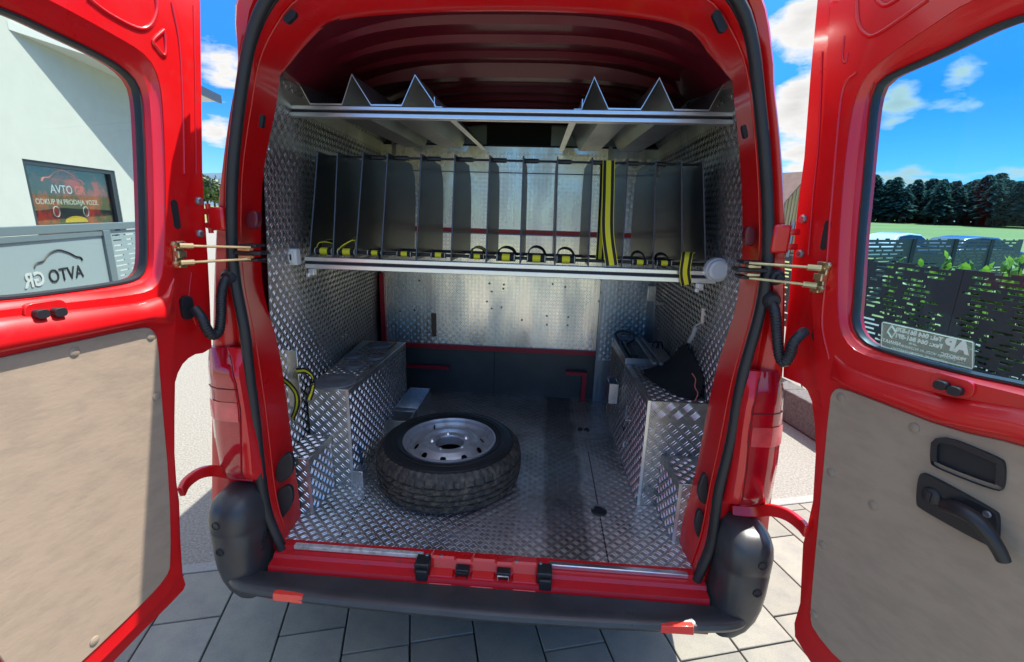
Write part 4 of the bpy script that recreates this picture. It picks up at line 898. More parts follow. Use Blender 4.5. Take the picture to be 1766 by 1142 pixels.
# floor
mb = MB(); mb.b2((-1.0, .012, ZF-.03), (.97, YB+1.5, ZF)); fl = mb.obj('load_floor', ALUF, van)
tread('tread_ribs', planef((-.93, .02, ZF), (1, 0, 0), (0, 1, 0)), 1.82, 1.64, .025, worn_band(mat('worn_floor_ribs', (.76, .745, .71), .29, .95, 0, col2=(.40, .39, .37), mscale=3, mlo=.5, mhi=.7, var=.3, vscale=12), f=.4), fl, h=.0022,
      skip=lambda u, v: False, inward=(0, 0, 1))
RIBP = mat('partition_rib_metal', (.90, .88, .84), .22, .95)
RIBW = mat('wall_rib_metal', (.78, .75, .71), .26, .95, 0, col2=(.42, .42, .43), mscale=4, var=.1, vscale=15)
RIBB = mat('box_rib_metal', (.80, .80, .80), .24, .95, 0, var=.15, vscale=18)
# seams of the floor plates, a hatch ring and a plate
for x, y0, y1 in ((.45, .03, .9), (-.62, .03, .35)):
    mb = MB(); mb.b2((x-.0025, y0, ZF), (x+.0025, y1, ZF+.0012)); mb.obj('plate_seam', DARK, fl)
p = at(1033, 882, z=ZF)
MB().lathe([(0, .006), (.03, .006), (.036, .001), (.036, 0)], c=tuple(p), n=24).obj('lashing_ring_cup', DARK, fl, smooth=True, angle=30)
MB().tube([tuple(p+np.array([.027*math.cos(a), .03*math.sin(a), .010])) for a in np.linspace(.3, math.pi-.1, 9)], .004, 6).obj('lashing_ring', ALUS, fl, smooth=True)
p = at(1006, 742, z=ZF)
for dx in (-.02, .02): MB().lathe([(0, .014), (.010, .014), (.016, .004), (.018, 0)], c=(p[0]+dx, p[1], ZF), n=12).obj('floor_bolt', DARK, fl)
# side linings as one curved sheet each with raised ribs
zz = np.linspace(.56, 2.36, 24)
for s, fx, nm in ((-1, xl, 'left_lining'), (1, xr, 'right_lining')):
    rg = [[(float(fx(y, z)), y, float(z)) for z in zz] for y in (.174, .5, .9, 1.3, YB+.02)]
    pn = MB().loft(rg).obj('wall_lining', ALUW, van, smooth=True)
    tread('tread_ribs', lambda u, v, fx=fx: np.array([fx(.178+u, .60+v), .178+u, .60+v]), 1.47, 1.74, .0255, RIBW, pn, h=.0023, inward=(-s, 0, 0))
    for yj in (.98,):
        MB().loft([[(float(fx(y, z))-s*.0012, y, float(z)) for z in zz] for y in (yj-.0015, yj+.0015)]).obj('sheet_joint', DARK, pn)
    for zr in (.72, 1.15, 1.60, 2.05, 2.30):
        for yr in (.22, .60, .955, 1.005, 1.5):
            MB().lathe([(0, .0035), (.004, .0032), (.0065, .0)], c=(float(fx(yr, zr))-s*.0008, yr, zr), n=10, rot=Matrix.Rotation(R(-s*90), 3, 'Y')).obj('rivet', ALUP, pn, smooth=True)
# curved outer walls and ribbed red roof above the lining
def roof_ring(y, dz): 
    q = []
    for x in np.linspace(-1, 1, 33):
        zt = 2.355+(.15+dz)*(1-abs(x)**3.2); q.append((float(x*(.72+.115*min(1, max(0, (y-.17))/.5))-.015), y, float(zt)))
    return q
rg = []
ys = np.arange(.165, 3.3, .02)
for y in ys:
    ph = (y-.10) % .185; dz = -.022*(1 if ph < .045 else max(0, 1-(ph-.045)/.02) if ph < .065 else 0)
    if .82 < y < .90: dz = -.055
    rg.append(roof_ring(float(y), dz))
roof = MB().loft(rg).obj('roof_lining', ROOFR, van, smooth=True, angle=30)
for s in (-1, 1):
    mb = MB(); x0 = -.86 if s < 0 else .83
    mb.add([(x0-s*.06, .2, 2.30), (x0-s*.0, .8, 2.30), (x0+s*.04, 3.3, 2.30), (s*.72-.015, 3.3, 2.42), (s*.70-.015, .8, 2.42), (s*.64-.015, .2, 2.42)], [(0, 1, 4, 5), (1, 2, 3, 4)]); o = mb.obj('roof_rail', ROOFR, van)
    for y in (.32, .52, .8): 
        mb = MB(); c = Vector((x0*.93, y, 2.36)); mb.lathe([(0, .004), (.022, .004), (.026, 0)], n=16, c=c, rot=Matrix.Rotation(R(-s*60), 3, 'Y')); mb.obj('rail_hole', DARK, o)
# body side behind the lining, closing the cargo space
mb = MB()
for sg, fx in ((-1, xl), (1, xr)):
    mb.loft([[(float(fx(y, z))+sg*.035, y, float(z)) for z in np.linspace(.45, 2.37, 16)] for y in (.19, .6, 1.2, 2.0, 3.3)])
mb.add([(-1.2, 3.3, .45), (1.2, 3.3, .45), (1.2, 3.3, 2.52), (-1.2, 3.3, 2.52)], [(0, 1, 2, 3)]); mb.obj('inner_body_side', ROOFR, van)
mb = MB(); mb.b2((-1.0, 2.25, .56), (.98, 2.28, 2.5)); bk = mb.obj('cab_bulkhead', ALUS, van)
mb = MB(); a = at(840, 205, y=2.24); b = at(950, 250, y=2.24); mb.b2((a[0], 2.235, b[2]-.2), (b[0], 2.25, a[2])); mb.obj('bulkhead_window', DARK, bk)
# partition of aluminium sheets
def bpx(u, v, y=YB): return at(u, v, y=y)
def sheet(nm, u0, v0, u1, v1, y, m, par=van, th=.004, bev=0):
    a = bpx(u0, v0, y); b = bpx(u1, v1, y); mb = MB(); mb.b2((a[0], y, b[2]), (b[0], y+th, a[2])); return mb.obj(nm, m, par, bevel=bev)
zlo = bpx(860, 600)[2]; zup = bpx(870, 252)[2]; xj = bpx(1031, 560)[0]; xL = -1.0; xRr = .93
mb = MB(); mb.b2((xL+.03, YB, zlo), (xj-.002, YB+.004, zup)); par1 = mb.obj('partition_sheet', ALUB, van)
mb = MB(); mb.b2((xj+.001, YB-.004, ZF), (xRr, YB, zup)); par2 = mb.obj('partition_sheet', mat('blue_scuffed_sheet', (.50, .54, .62), .32, .93, 0, col2=(.30, .33, .38), mscale=6, mlo=.4, mhi=.7, stretch=(4, 1, .4), bump=.0006, bscale=14), van)
tread('embossed_ribs', planef((xL+.04, YB-.0005, zlo+.01), (1, 0, 0), (0, 0, 1)), xj-xL-.06, zup-zlo-.03, .0255, RIBP, par1, h=.0009, inward=(0, -1, 0))
tread('embossed_ribs', planef((xj+.02, YB-.0045, ZF+.3), (1, 0, 0), (0, 0, 1)), .33, zup-ZF-.35, .0255, RIBP, par2, h=.0009, inward=(0, -1, 0))
mb = MB(); mb.b2((xL+.02, YB+.02, ZF), (xj, YB+.03, zlo)); lowp = mb.obj('lower_panel', mat('dark_grey_panel', (.085, .080, .075), .4, .3, var=.2, vscale=5), van)
mb = MB(); x_ = bpx(852, 630)[0]; mb.b2((x_-.002, YB+.017, ZF), (x_+.002, YB+.0205, zlo)); mb.obj('panel_joint', DARK, lowp)
RS = mat('red_angle_steel', (.42, .008, .02), .45, 0, .2)
mb = MB(); mb.b2((xL+.06, YB-.018, zlo-.022), (xj-.004, YB-.003, zlo+.012)); mb.obj('red_rail', RS, van)
z2_ = bpx(860, 399)[2]; mb = MB(); mb.b2((bpx(672, 400)[0], YB-.012, z2_-.014), (bpx(1128, 400)[0]-.1, YB-.003, z2_+.014)); mb.obj('red_rail', RS, van)
a = bpx(656, 470); mb = MB(); mb.b2((a[0], YB-.03, zlo-.02), (a[0]+.032, YB-.003, a[2]+.0)); mb.obj('red_post', RS, van)
mb = MB(); q = bpx(700, 629); mb.b2((q[0], YB-.03, q[2]-.012), (bpx(776, 629)[0], YB-.01, q[2]+.012)); mb.obj('red_bracket', RS, van)
q = bpx(976, 641); q2 = bpx(1008, 641); q3 = bpx(1008, 703)
mb = MB(); mb.b2((q[0], YB-.04, q[2]-.012), (q2[0]+.015, YB-.012, q[2]+.012)); mb.b2((q2[0]-.018, YB-.04, q3[2]+.012), (q2[0]+.015, YB-.012, q[2]-.012)); mb.b2((q2[0]-.018, YB-.05, q3[2]-.01), (q2[0]+.06, YB-.012, q3[2]+.012)); mb.obj('red_bracket', RS, van)
for (u, v) in ((844, 489), (840, 520), (848, 532), (868, 498), (848, 503), (869, 491), (715, 535), (690, 537), (953, 490), (975, 495), (943, 545), (980, 547), (943, 560), (979, 561), (900, 552), (865, 530), (723, 484)):
    q = bpx(u, v); MB().lathe([(0, .0005), (.0055, .0005), (.007, 0)], c=(q[0], YB-.0015, q[2]), n=10, rot=Matrix.Rotation(R(90), 3, 'X')).obj('drill_hole', DARK, par1)
mb = MB(); q = bpx(744, 540); q2 = bpx(753, 580); mb.b2((q[0], YB-.006, q2[2]), (q2[0], YB-.001, q[2])); mb.obj('brown_tab', mat('brown_plastic', (.13, .075, .04), .5), par1)
for (u, v) in ((1037, 483), (1037, 505), (1033, 520)):
    q = bpx(u, v, YB-.005); MB().lathe([(0, .004), (.005, .004), (.007, 0)], c=(q[0], YB-.005, q[2]), n=10, rot=Matrix.Rotation(R(90), 3, 'X')).obj('rivet', ALUS, par2)
# black edging and upright corner piece at the top of the partition
mb = MB(); mb.b2((xL+.03, YB-.008, zup-.004), (xRr, YB+.012, zup+.006)); mb.obj('edge_trim', DARK, van)
q = bpx(1052, 262); mb = MB(); mb.b2((q[0]-.01, YB-.02, q[2]-.08), (q[0]+.012, YB-.004, q[2]+.03)); mb.obj('upright_bracket', ALUS, van)
q = bpx(680, 262); mb = MB(); mb.b2((q[0]-.01, YB-.02, q[2]-.02), (q[0]+.01, YB-.004, q[2]+.06)); mb.obj('upright_bracket', ALUS, van)

# ---- cross bars of slotted aluminium profile
def profile_bar(y, z0, z1, x0, x1, label_part='bar'):
    h = z1-z0; mb = MB(); g = h*.12; m_ = (z0+z1)/2+h*.02
    mb.b2((x0, y, z0), (x1, y+.04, m_-g)); mb.b2((x0, y, m_+g), (x1, y+.04, z1))
    o = mb.obj('cross_bar', ALUP, van, bevel=.0025)
    k = MB(); k.b2((x0+.001, y+.007, m_-g-.0005), (x1-.001, y+.035, m_+g+.0005)); k.obj('bar_groove', DARK, o)
    k = MB(); k.b2((x0+.001, y-.001, m_-g-.006), (x1-.001, y+.003, m_-g-.004)); return o
bu = profile_bar(.38, 2.190, 2.231, -.86, .82); bo = profile_bar(.38, 1.603, 1.652, -.843, .835)
for s, x in ((-1, -.815), (1, .775)):
    mb = MB(); mb.b2((x-.012, .372, 1.575), (x+.012, .40, 1.6025)); mb.b2((x-.02, .365, 1.568), (x-.005, .38, 1.585)); mb.obj('bar_clamp', ALUP, bo, bevel=.003)
# ================================================================ THINGS IN THE VAN
# ---- upper shelf of two V-folded trough sheets
def troughs(px, x_end_in, label, sgn):
    z0, z1 = 2.236, 2.342
    P = []
    for (u, v) in px:
        q = at(u, v, y=.385); P.append((q[0], z1 if v < 150 else z0+.001))
    t = thing('folded_trough_shelf', label, 'shelf', (sum(p[0] for p in P)/len(P), .95, 2.235), 'folded aluminium troughs lying on the upper bar')
    th = .003
    # sheet runs back and slightly towards the middle
    def pt(x, y, z): return (x+(y-.385)*(-.02*sgn), y, z)
    ysq = [.384, .7, 1.1, 1.55]
    for nm, dz in (('folded_sheet', 0),):
        mb = MB(); ring_f = [[pt(x, y, z+dz) for x, z in P] for y in ysq]; ring_b = [[pt(x, y, z-th) for x, z in P] for y in ysq]
        n = len(P)
        mb.loft(ring_f); mb.loft(ring_b)
        mb.loft([ring_f[0], ring_b[0]]); mb.loft([ring_f[-1], ring_b[-1]]); mb.loft([[r[0] for r in ring_f], [r[0] for r in ring_b]]); mb.loft([[r[-1] for r in ring_f], [r[-1] for r in ring_b]])
        mb.obj(nm, mat('smoked_aluminium_sheet', (.30, .31, .33), .38, .9, 0, var=.2, vscale=8, rvar=.1, stretch=(1, .4, 1)), t)
        # bright cut front edge
        E = MB()
        for (a, b) in zip(P[:-1], P[1:]):
            E.hexa([pt(a[0], .3815, a[1]-.0042), pt(b[0], .3815, b[1]-.0042), pt(b[0], .3838, b[1]-.0042), pt(a[0], .3838, a[1]-.0042), pt(a[0], .3815, a[1]+.0012), pt(b[0], .3815, b[1]+.0012), pt(b[0], .3838, b[1]+.0012), pt(a[0], .3838, a[1]+.0012)])
        E.obj('cut_edge', ALUP, t)
    # angle rail along the inner side, lying under it
    xi = x_end_in; mb = MB(); mb.hexa([pt(xi, .384, 2.2315), pt(xi+sgn*-.028, .384, 2.2315), pt(xi+sgn*-.028+.0, 1.6, 2.2315), pt(xi, 1.6, 2.2315), pt(xi, .384, 2.2345), pt(xi-sgn*.028, .384, 2.2345), pt(xi-sgn*.028, 1.6, 2.2345), pt(xi, 1.6, 2.2345)])
    mb.hexa([pt(xi, .384, 2.2345), pt(xi+sgn*.003, .384, 2.2345), pt(xi+sgn*.003, 1.6, 2.2345), pt(xi, 1.6, 2.2345), pt(xi, .384, 2.268), pt(xi+sgn*.003, .384, 2.268), pt(xi+sgn*.003, 1.6, 2.268), pt(xi, 1.6, 2.268)])
    mb.obj('angle_rail', ALUP, t); settle(t); return t
troughs([(507, 127), (535, 175), (590, 175), (607, 125), (640, 178), (693, 178), (716, 128), (752, 183)], at(750, 183, y=.385)[0], 'folded aluminium trough shelf lying on the left half of the upper bar', -1)
troughs([(1003, 187), (1025, 133), (1049, 187), (1105, 188), (1137, 133), (1162, 190), (1222, 190), (1252, 137)], at(1003, 187, y=.385)[0], 'folded aluminium trough shelf lying on the right half of the upper bar', 1)

# ---- divider rack: fourteen plates on rods
rack = thing('divider_rack', 'rack of thin black divider plates on two rods above the lower cross bar', 'rack', (0, .75, 1.652))
zr0, zr1 = 1.654, 2.075
bx_ = [535, 575, 614, 658, 718, 778, 838, 897, 957, 1015, 1073, 1127, 1178, 1219]
tx_ = [549, 583, 627, 669, 727, 785, 845, 903, 962, 1022, 1083, 1132, 1176, 1213]
plates = []
for u0, u1 in zip(bx_, tx_):
    xb = at(u0, 450, y=.40)[0]; xt = at(u1, 270, y=.47)[0]
    out = [(.40, zr0), (.47, zr1), (.82, zr1-.01), (.88, zr1-.07), (.90, zr1-.18), (.90, zr0)]
    th = .0022; mb = MB(); n = len(out); vs = []
    for s in (-1, 1):
        for (y, z) in out:
            f = (z-zr0)/(zr1-zr0); vs.append((xb+(xt-xb)*f+s*th, y, z))
    mb.add(vs, [tuple(range(n)), tuple(range(n, 2*n))]+[(i, (i+1) % n, n+(i+1) % n, n+i) for i in range(n)]); o = mb.obj('divider', PLATE, rack); plates.append((xb, xt))
    MB().tube([(xb, .398, zr0), (xt, .468, zr1)], .0032, 6).obj('edge_strip', mat('grey_edge', (.10, .105, .115), .4, .4), o)
xa, xb2 = plates[0][1], plates[-1][1]
yT = .56; zT = at(870, 277, y=yT)[2]
MB().tube([(xa, yT, zT), (xb2, yT, zT)], .005, 8).obj('upper_rod', RODM, rack, smooth=True)
for i, (b, t_) in enumerate(plates[2:12]):
    MB().tube([(t_-.002, yT, zT), (t_+.06, yT, zT)], .0095, 10).obj('rubber_sleeve', RUB, rack, smooth=True, angle=40)
for (v, yy, r) in ((298, .95, .003), (404, 1.0, .003), (436, .7, .004)):
    z_ = at(870, v, y=yy)[2]; MB().tube([(xa, yy, z_), (xb2, yy, z_)], r, 6).obj('thin_rod', RODM if v > 420 else ALUS, rack, smooth=True)
MB().tube([(plates[0][0], .435, 1.672), (plates[-1][0], .435, 1.672)], .007, 8).obj('lower_rod', RODM, rack, smooth=True)
MB().tube([(plates[0][0], .56, 1.676), (plates[-1][0], .56, 1.676)], .004, 8).obj('thin_rod', RODM, rack, smooth=True)
settle(rack)

# ---- webbing straps: black band, yellow centre stripe and pale edges
def strap(path, wdir, w, label, cat='strap', grp=None, stripe=.42, parent=None, name='webbing_strap', edge=True, th=.0022, yellow=True):
    P = [np.array(p, float) for p in catmull(path, 6)]; W_ = np.array(wdir, float)
    if W_.ndim == 1: W_ = np.array([W_/np.linalg.norm(W_)]*len(P))
    t = thing(name, label, cat, tuple(P[-1]) if False else tuple(P[0]), grp) if parent is None else parent
    def band(a, b, off, m, nm):
        rg = []
        for i, p in enumerate(P):
            tt = P[min(i+1, len(P)-1)]-P[max(i-1, 0)]; tt = tt/(np.linalg.norm(tt)+1e-9); ww = W_[i]-tt*(W_[i]@tt); ww /= np.linalg.norm(ww)+1e-9; nn = np.cross(tt, ww)
            rg.append([tuple(p+ww*a*w+nn*off), tuple(p+ww*b*w+nn*off), tuple(p+ww*b*w-nn*off), tuple(p+ww*a*w-nn*off)])
        return MB().loft(rg, closed=True).obj(nm, m, t, smooth=True, angle=60)
    band(-.5, .5, th/2, WEB, 'webbing')
    if yellow: band(-stripe/2, stripe/2, th/2+.0006, YEL, 'yellow_stripe')
    if edge:
        for s in (-1, 1): band(s*.5-.025, s*.5+.025, th/2+.0006, YEL, 'edge_stitch')
    if parent is None: settle(t)
    return t
yS = .392
A = lambda u, v, y=yS: at(u, v, y=y)
strap([A(1050, 277, .545), A(1049, 330, .50), A(1048, 400, .42), A(1055, 458, .372)], (1, 0, 0), .047, 'long yellow and black strap hanging over the rack rod right of centre, its front band', grp='yellow striped straps')
strap([A(1042, 279, .575), A(1040, 340, .56), A(1037, 400, .50), A(1034, 452, .45)], (1, 0, 0), .032, 'narrower yellow and black band hanging just behind the long strap on the rack rod', grp='yellow striped straps')
strap([A(1190, 436, .43), A(1186, 436, .40), A(1184, 446, .368), A(1181, 470, .362), A(1184, 491, .368)], (1, 0, .0), .040, 'short yellow and black strap folded over the right end of the lower bar', grp='yellow striped straps')
loops = [(558, 438, .95, 'folded strap lying at the far left end of the lower bar'), (597, 436, 1.0, 'folded strap standing open in the second bay from the left'), (645, 436, 0, 'rolled strap end in the third bay from the left'), (696, 437, 0, 'rolled strap end in the fourth bay from the left'), (755, 440, 0, 'rolled strap end in the fifth bay from the left'), (822, 441, .6, 'folded strap pressed against the seventh divider'), (872, 441, .9, 'thick folded strap in the bay left of the rack centre'), (925, 441, 1.3, 'arched loop of strap at the middle of the rack'), (976, 441, 1.2, 'arched loop of strap just right of the rack middle'), (1104, 451, .8, 'strap loop in the second bay right of the long hanging strap'), (1146, 452, .5, 'strap loop in the third bay from the right end')]
for i, (u, v, k_, lab_) in enumerate(loops):
    c = at(u, v, y=.425); c[2] = 1.672; t = thing('strap_loop', 'small yellow banded black '+lab_, 'strap', tuple(c), 'strap loops wound on the lower rod')
    w = .040 if k_ >= .9 else .032
    r_ = .0145 if k_ >= .9 else .0105
    MB().tube([(c[0]-w, .435, 1.672), (c[0]+w, .435, 1.672)], r_, 14).obj('wound_webbing', WEB, t, smooth=True, angle=40)
    MB().tube([(c[0]-w*.38, .435, 1.672), (c[0]+w*.42, .435, 1.672)], r_+.0012, 14).obj('yellow_stripe', YEL, t, smooth=True, angle=40)
    for s in (-1, 1): MB().tube([(c[0]+s*w*.86, .435, 1.672), (c[0]+s*w*.93, .435, 1.672)], r_+.001, 12).obj('edge_stitch', mat('cream_stitch', (.6, .6, .42), .7), t, smooth=True, angle=40)
    if k_:
        h = .018+.015*k_; path = [(c[0]-w*.9, .455, 1.675), (c[0]-w*.7, .47, 1.68+h*.7), (c[0]-w*.1, .48, 1.68+h), (c[0]+w*.6, .49, 1.68+h*.75), (c[0]+w*1.0, .48, 1.68)]
        if i in (1,): path = [(c[0]-w*.9, .44, 1.675), (c[0]-w*.4, .45, 1.70), (c[0]+w*.5, .47, 1.722), (c[0]+w*.8, .48, 1.70), (c[0]+w*.9, .46, 1.675)]
        strap(path, (.15, 1, .2), .034, '', parent=t, stripe=.3, edge=i < 2, yellow=i in (1, 5))
    settle(t)

# ---- left wheel-arch box with round pads on top, and the low front box
lx = -.71; zt = 1.051; yb0 = .425; yb1 = 1.245
lb = thing('storage_box', 'long tread plate storage box along the left wall with round grey pads on its lid', 'box', (-.81, .84, ZF))
BOXM = ALU
def boxpoly(nm, pts, z0, z1, m, par):
    n = len(pts); mb = MB(); mb.add([(x, y, z0) for x, y in pts]+[(x, y, z1) for x, y in pts], [tuple(range(n)), tuple(range(n, 2*n))]+[(i, (i+1) % n, n+(i+1) % n, n+i) for i in range(n)]); return mb.obj(nm, m, par, bevel=.002, seg=1)
body = boxpoly('body', [(lx, yb0), (-.905, yb0), (-.96, yb1), (-.686, yb1)], ZF, zt, ALU, lb)
tread('tread_ribs', planef((-.902, yb0-.0006, ZF+.01), (1, 0, 0), (0, 0, 1)), .19, .48, .0265, RIBB, body, h=.0023, inward=(0, -1, 0))
v_ = np.array([.024, yb1-yb0, 0]); tread('tread_ribs', planef((lx+.0006, yb0+.005, ZF+.01), v_, (0, 0, 1)), .81, .48, .0255, RIBB, body, h=.0023, inward=(1, 0, 0))
tread('tread_ribs', planef((-.905, yb0+.01, zt+.0006), (1, 0, 0), (0, 1, 0)), .20, .80, .0255, RIBB, body, h=.0021, inward=(0, 0, 1))
mb = MB(); mb.b2((lx-.012, yb0-.0022, ZF+.002), (lx+.0022, yb0+.0, zt+.002)); mb.obj('corner_strip', ALUP, body)
for i, (u, v, ru) in enumerate(((578.6, 655, 35), (610, 628, 17), (608.7, 612, 15), (647.7, 614, 15), (654.6, 593, 19))):
    c = at(u, v, z=zt+.012); r_ = ru/FPX*np.linalg.norm(c-CAM)*.97
    o = MB().lathe([(0, .010), (r_*.35, .010), (r_*.40, .012), (r_*.82, .012), (r_*.90, .008), (r_*.97, .008), (r_, .003), (r_, 0)], c=(c[0], c[1], zt+.001), n=36).obj('round_pad', DISC, lb, smooth=True, angle=30)
q = at(494, 675, y=yb0)
# front details of the left box
c = at(617, 757, y=.47); MB().tube([(lx+.012, .47+.011*math.cos(a), c[2]+.011*math.sin(a)) for a in np.linspace(0, 2*math.pi, 13)], .0025, 6).obj('eye_bolt', ALUP, lb, smooth=True)
p1 = at(619, 770, x=lx+.01); MB().tube([tuple(p1), (lx+.012, p1[1]+.012, p1[2]-.05), (lx+.014, p1[1]+.02, p1[2]-.10)], .006, 6).obj('cord', mat('blue_black_cord', (.02, .045, .11), .6), lb, smooth=True)
c = at(622, 838, z=ZF); mb = MB(); mb.b2((lx+.003, c[1]-.02, ZF+.001), (lx+.052, c[1]+.05, ZF+.088)); mb.obj('end_block', ALUR, lb, bevel=.002)
settle(lb)
sb = thing('step_box', 'low tread plate box standing on the floor by the left pillar', 'box', (-.86, .32, ZF))
zl = .826
body = boxpoly('body', [(-.797, .196), (-.91, .196), (-.915, yb0-.003), (-.80, yb0-.003)], ZF, zl, ALU, sb)
tread('tread_ribs', planef((-.905, .1954, ZF+.005), (1, 0, 0), (0, 0, 1)), .11, .26, .0255, RIBB, body, h=.0023, inward=(0, -1, 0))
tread('tread_ribs', planef((-.7965, .20, ZF+.01), (0, 1, 0), (0, 0, 1)), .22, .25, .0255, RIBB, body, h=.0021, inward=(1, 0, 0))
tread('tread_ribs', planef((-.905, .20, zl+.0006), (1, 0, 0), (0, 1, 0)), .11, .22, .0255, RIBB, body, h=.0021, inward=(0, 0, 1))
mb = MB(); mb.b2((-.808, .1935, ZF+.002), (-.7945, .1955, zl+.001)); mb.obj('corner_strip', ALUP, body); settle(sb)
# ---- open tray boxes behind the wheel
ob = thing('open_tray', 'open aluminium tray beside the left box behind the spare wheel', 'tray', (-.6, 1.15, ZF))
def tray(x0, x1, y0, y1, z0, z1, m, par, nm='tray_wall', t_=.004):
    for a, b in (((x0, y0), (x1, y0+t_)), ((x0, y1-t_), (x1, y1)), ((x0, y0+t_), (x0+t_, y1-t_)), ((x1-t_, y0+t_), (x1, y1-t_))):
        mb = MB(); mb.b2((*a, z0), (*b, z1)); mb.obj(nm, m, par, bevel=.001, seg=1)
    mb = MB(); mb.b2((x0+t_, y0+t_, z0), (x1-t_, y1-t_, z0+t_)); mb.obj('tray_floor', m, par)
tray(-.683, -.545, .98, 1.30, ZF+.001, ZF+.17, ALUR, ob); settle(ob)
ob = thing('open_tray', 'small low tread plate tray in front of the taller open tray', 'tray', (-.62, .9, ZF))
tray(-.698, -.56, .84, .975, ZF+.001, ZF+.15, ALU, ob); settle(ob)
# ---- left bracket plate with looped strap
a = at(487, 604, y=.30); b = at(520, 702, y=.30)
bp = thing('bracket_plate', 'upright scuffed aluminium plate holding a looped strap beside the left pillar', 'bracket', (a[0], .3, b[2]))
mb = MB(); mb.b2((a[0]-.03, .30, b[2]), (b[0], .304, a[2])); mb.obj('plate', ALUB, bp, bevel=.003); settle(bp)
strap([A(512, 640, .29), A(528, 640, .27), A(540, 652, .26), A(538, 672, .265), A(532, 690, .27)], (.25, -.3, 1), .027, 'yellow and black strap hooked over the right edge of the bracket plate', grp='yellow striped straps', stripe=.36, edge=False)
strap([A(488, 654, .27), A(500, 664, .255), A(511, 680, .25), A(512, 700, .255), A(505, 722, .26)], (.6, -.2, .8), .027, 'yellow and black strap drooping in front of the bracket plate to the small box', grp='yellow striped straps', stripe=.36, edge=False)
p = at(503, 722, y=.26); hk = MB().tube([tuple(p), tuple(p+np.array([-.006, 0, -.02])), tuple(p+np.array([.004, 0, -.034])), tuple(p+np.array([.012, 0, -.02]))], .003, 6).obj('strap_hook', ALUS, None, smooth=True); tag(hk, 'small steel hook at the lower end of the drooping strap', 'hook')

# ---- right wheel-arch box
rb = thing('storage_box', 'tall tread plate storage box along the right wall, latched and topped by a tray', 'box', (.75, .9, ZF))
rx = .632; zt = 1.077; ry1 = 1.40
body = boxpoly('body', [(rx, .421), (.885, .421), (.91, ry1), (.61, ry1)], ZF, zt, ALU, rb)
tread('tread_ribs', planef((rx+.006, .4204, ZF+.006), (1, 0, 0), (0, 0, 1)), .25, .43, .0275, RIBB, body, h=.0021, inward=(0, -1, 0))
tread('tread_ribs', planef((rx+.006, .4180, zt-.078), (1, 0, 0), (0, 0, 1)), .25, .075, .0365, RIBB, body, h=.0026, four=True, inward=(0, -1, 0))
mb = MB(); mb.b2((rx, .418, zt-.080), (.885, .4208, zt)); mb.obj('lid_front', ALU, body)
v_ = np.array([.61-rx, ry1-.421, 0]); tread('tread_ribs', planef((rx-.0006, .426, ZF+.01), v_, (0, 0, 1)), .97, .49, .0255, RIBB, body, h=.0023, inward=(-1, 0, 0))
tread('tread_ribs', planef((rx+.01, .43, zt+.0006), (1, 0, 0), (0, 1, 0)), .24, .5, .0255, RIBB, body, h=.0021, inward=(0, 0, 1))
mb = MB(); mb.b2((rx-.0025, .4155, ZF+.002), (rx+.010, .4178, zt+.003)); mb.obj('corner_strip', ALUP, body)
# raised rim of the tray, clamp rails and cables on top
tray(.615, .80, .93, 1.37, zt+.001, zt+.035, ALUS, rb)
mb = MB(); mb.b2((.66, 1.0, zt+.0055), (.70, 1.34, zt+.03)); mb.obj('tool_tube', RODM, rb, bevel=.01, seg=3)
for dx in (0, .06):
    mb = MB(); mb.b2((.735+dx*.6, .82, zt+.036), (.755+dx*.6, 1.33, zt+.052)); mb.obj('rail_strip', ALUS, rb, bevel=.002)
P = catmull([(.64, 1.30, zt+.03), (.62, 1.33, zt+.07), (.68, 1.34, zt+.085), (.74, 1.33, zt+.05), (.70, 1.28, zt+.03), (.66, 1.2, zt+.04)], 6); MB().tube([tuple(p) for p in P], .006, 7).obj('black_cable', RUB, rb, smooth=True)
for dx in (0, .02):
    q = at(1130, 600, y=1.30); P = [(q[0]+dx+.02*math.cos(a), 1.30-dx, q[2]-.005+.05*math.sin(a)) for a in np.linspace(-.5, 2*math.pi-1.0, 16)]; MB().tube(P, .0045, 6).obj('cable_loop', RUB, rb, smooth=True)
# latches on the side
q = at(1084, 722, x=rx-.01)
P = [(rx-.012, q[1]+.06, q[2]+.045), (rx-.02, q[1]+.03, q[2]+.0), (rx-.022, q[1]-.01, q[2]-.012), (rx-.012, q[1]-.045, q[2]+.01)]
MB().tube(P, .006, 4, rr=[(.009, .003)]*4).obj('hasp', ALUP, rb, bevel=.001)
q = at(1098, 688, x=rx-.008); MB().tube([(rx-.006, q[1], q[2]+.03), (rx-.012, q[1]+.004, q[2]), (rx-.008, q[1], q[2]-.03)], .004, 6).obj('hasp_hook', ALUS, rb, smooth=True)
q = at(1078, 765, x=rx-.01); MB().tube([(rx-.006, q[1]+.0, q[2]+.02), (rx-.02, q[1]-.01, q[2]+.01), (rx-.022, q[1]-.015, q[2]-.01), (rx-.006, q[1]+.02, q[2]-.022)], .004, 6).obj('hook', ALUP, rb, smooth=True)
q = at(1075, 738, x=rx-.01); mb = MB(); mb.b2((rx-.012, q[1]-.03, q[2]-.012), (rx-.0025, q[1]+.03, q[2]+.008)); mb.obj('lock_plate', DARK, rb, bevel=.004)
q = at(1062, 665, x=.60); tray(.555, .606, q[1]-.06, q[1]+.06, q[2]-.09, q[2]+.03, ALUR, rb, nm='side_pocket')
q = at(1116, 842, y=.418); mb = MB(); mb.b2((q[0]-.012, .40, q[2]-.008), (q[0]+.014, .4198, q[2]+.014)); mb.obj('catch', ALUS, rb, bevel=.002)
settle(rb)
sb = thing('step_box', 'low tread plate box standing on the floor by the right pillar', 'box', (.80, .3, ZF))
zl = .829
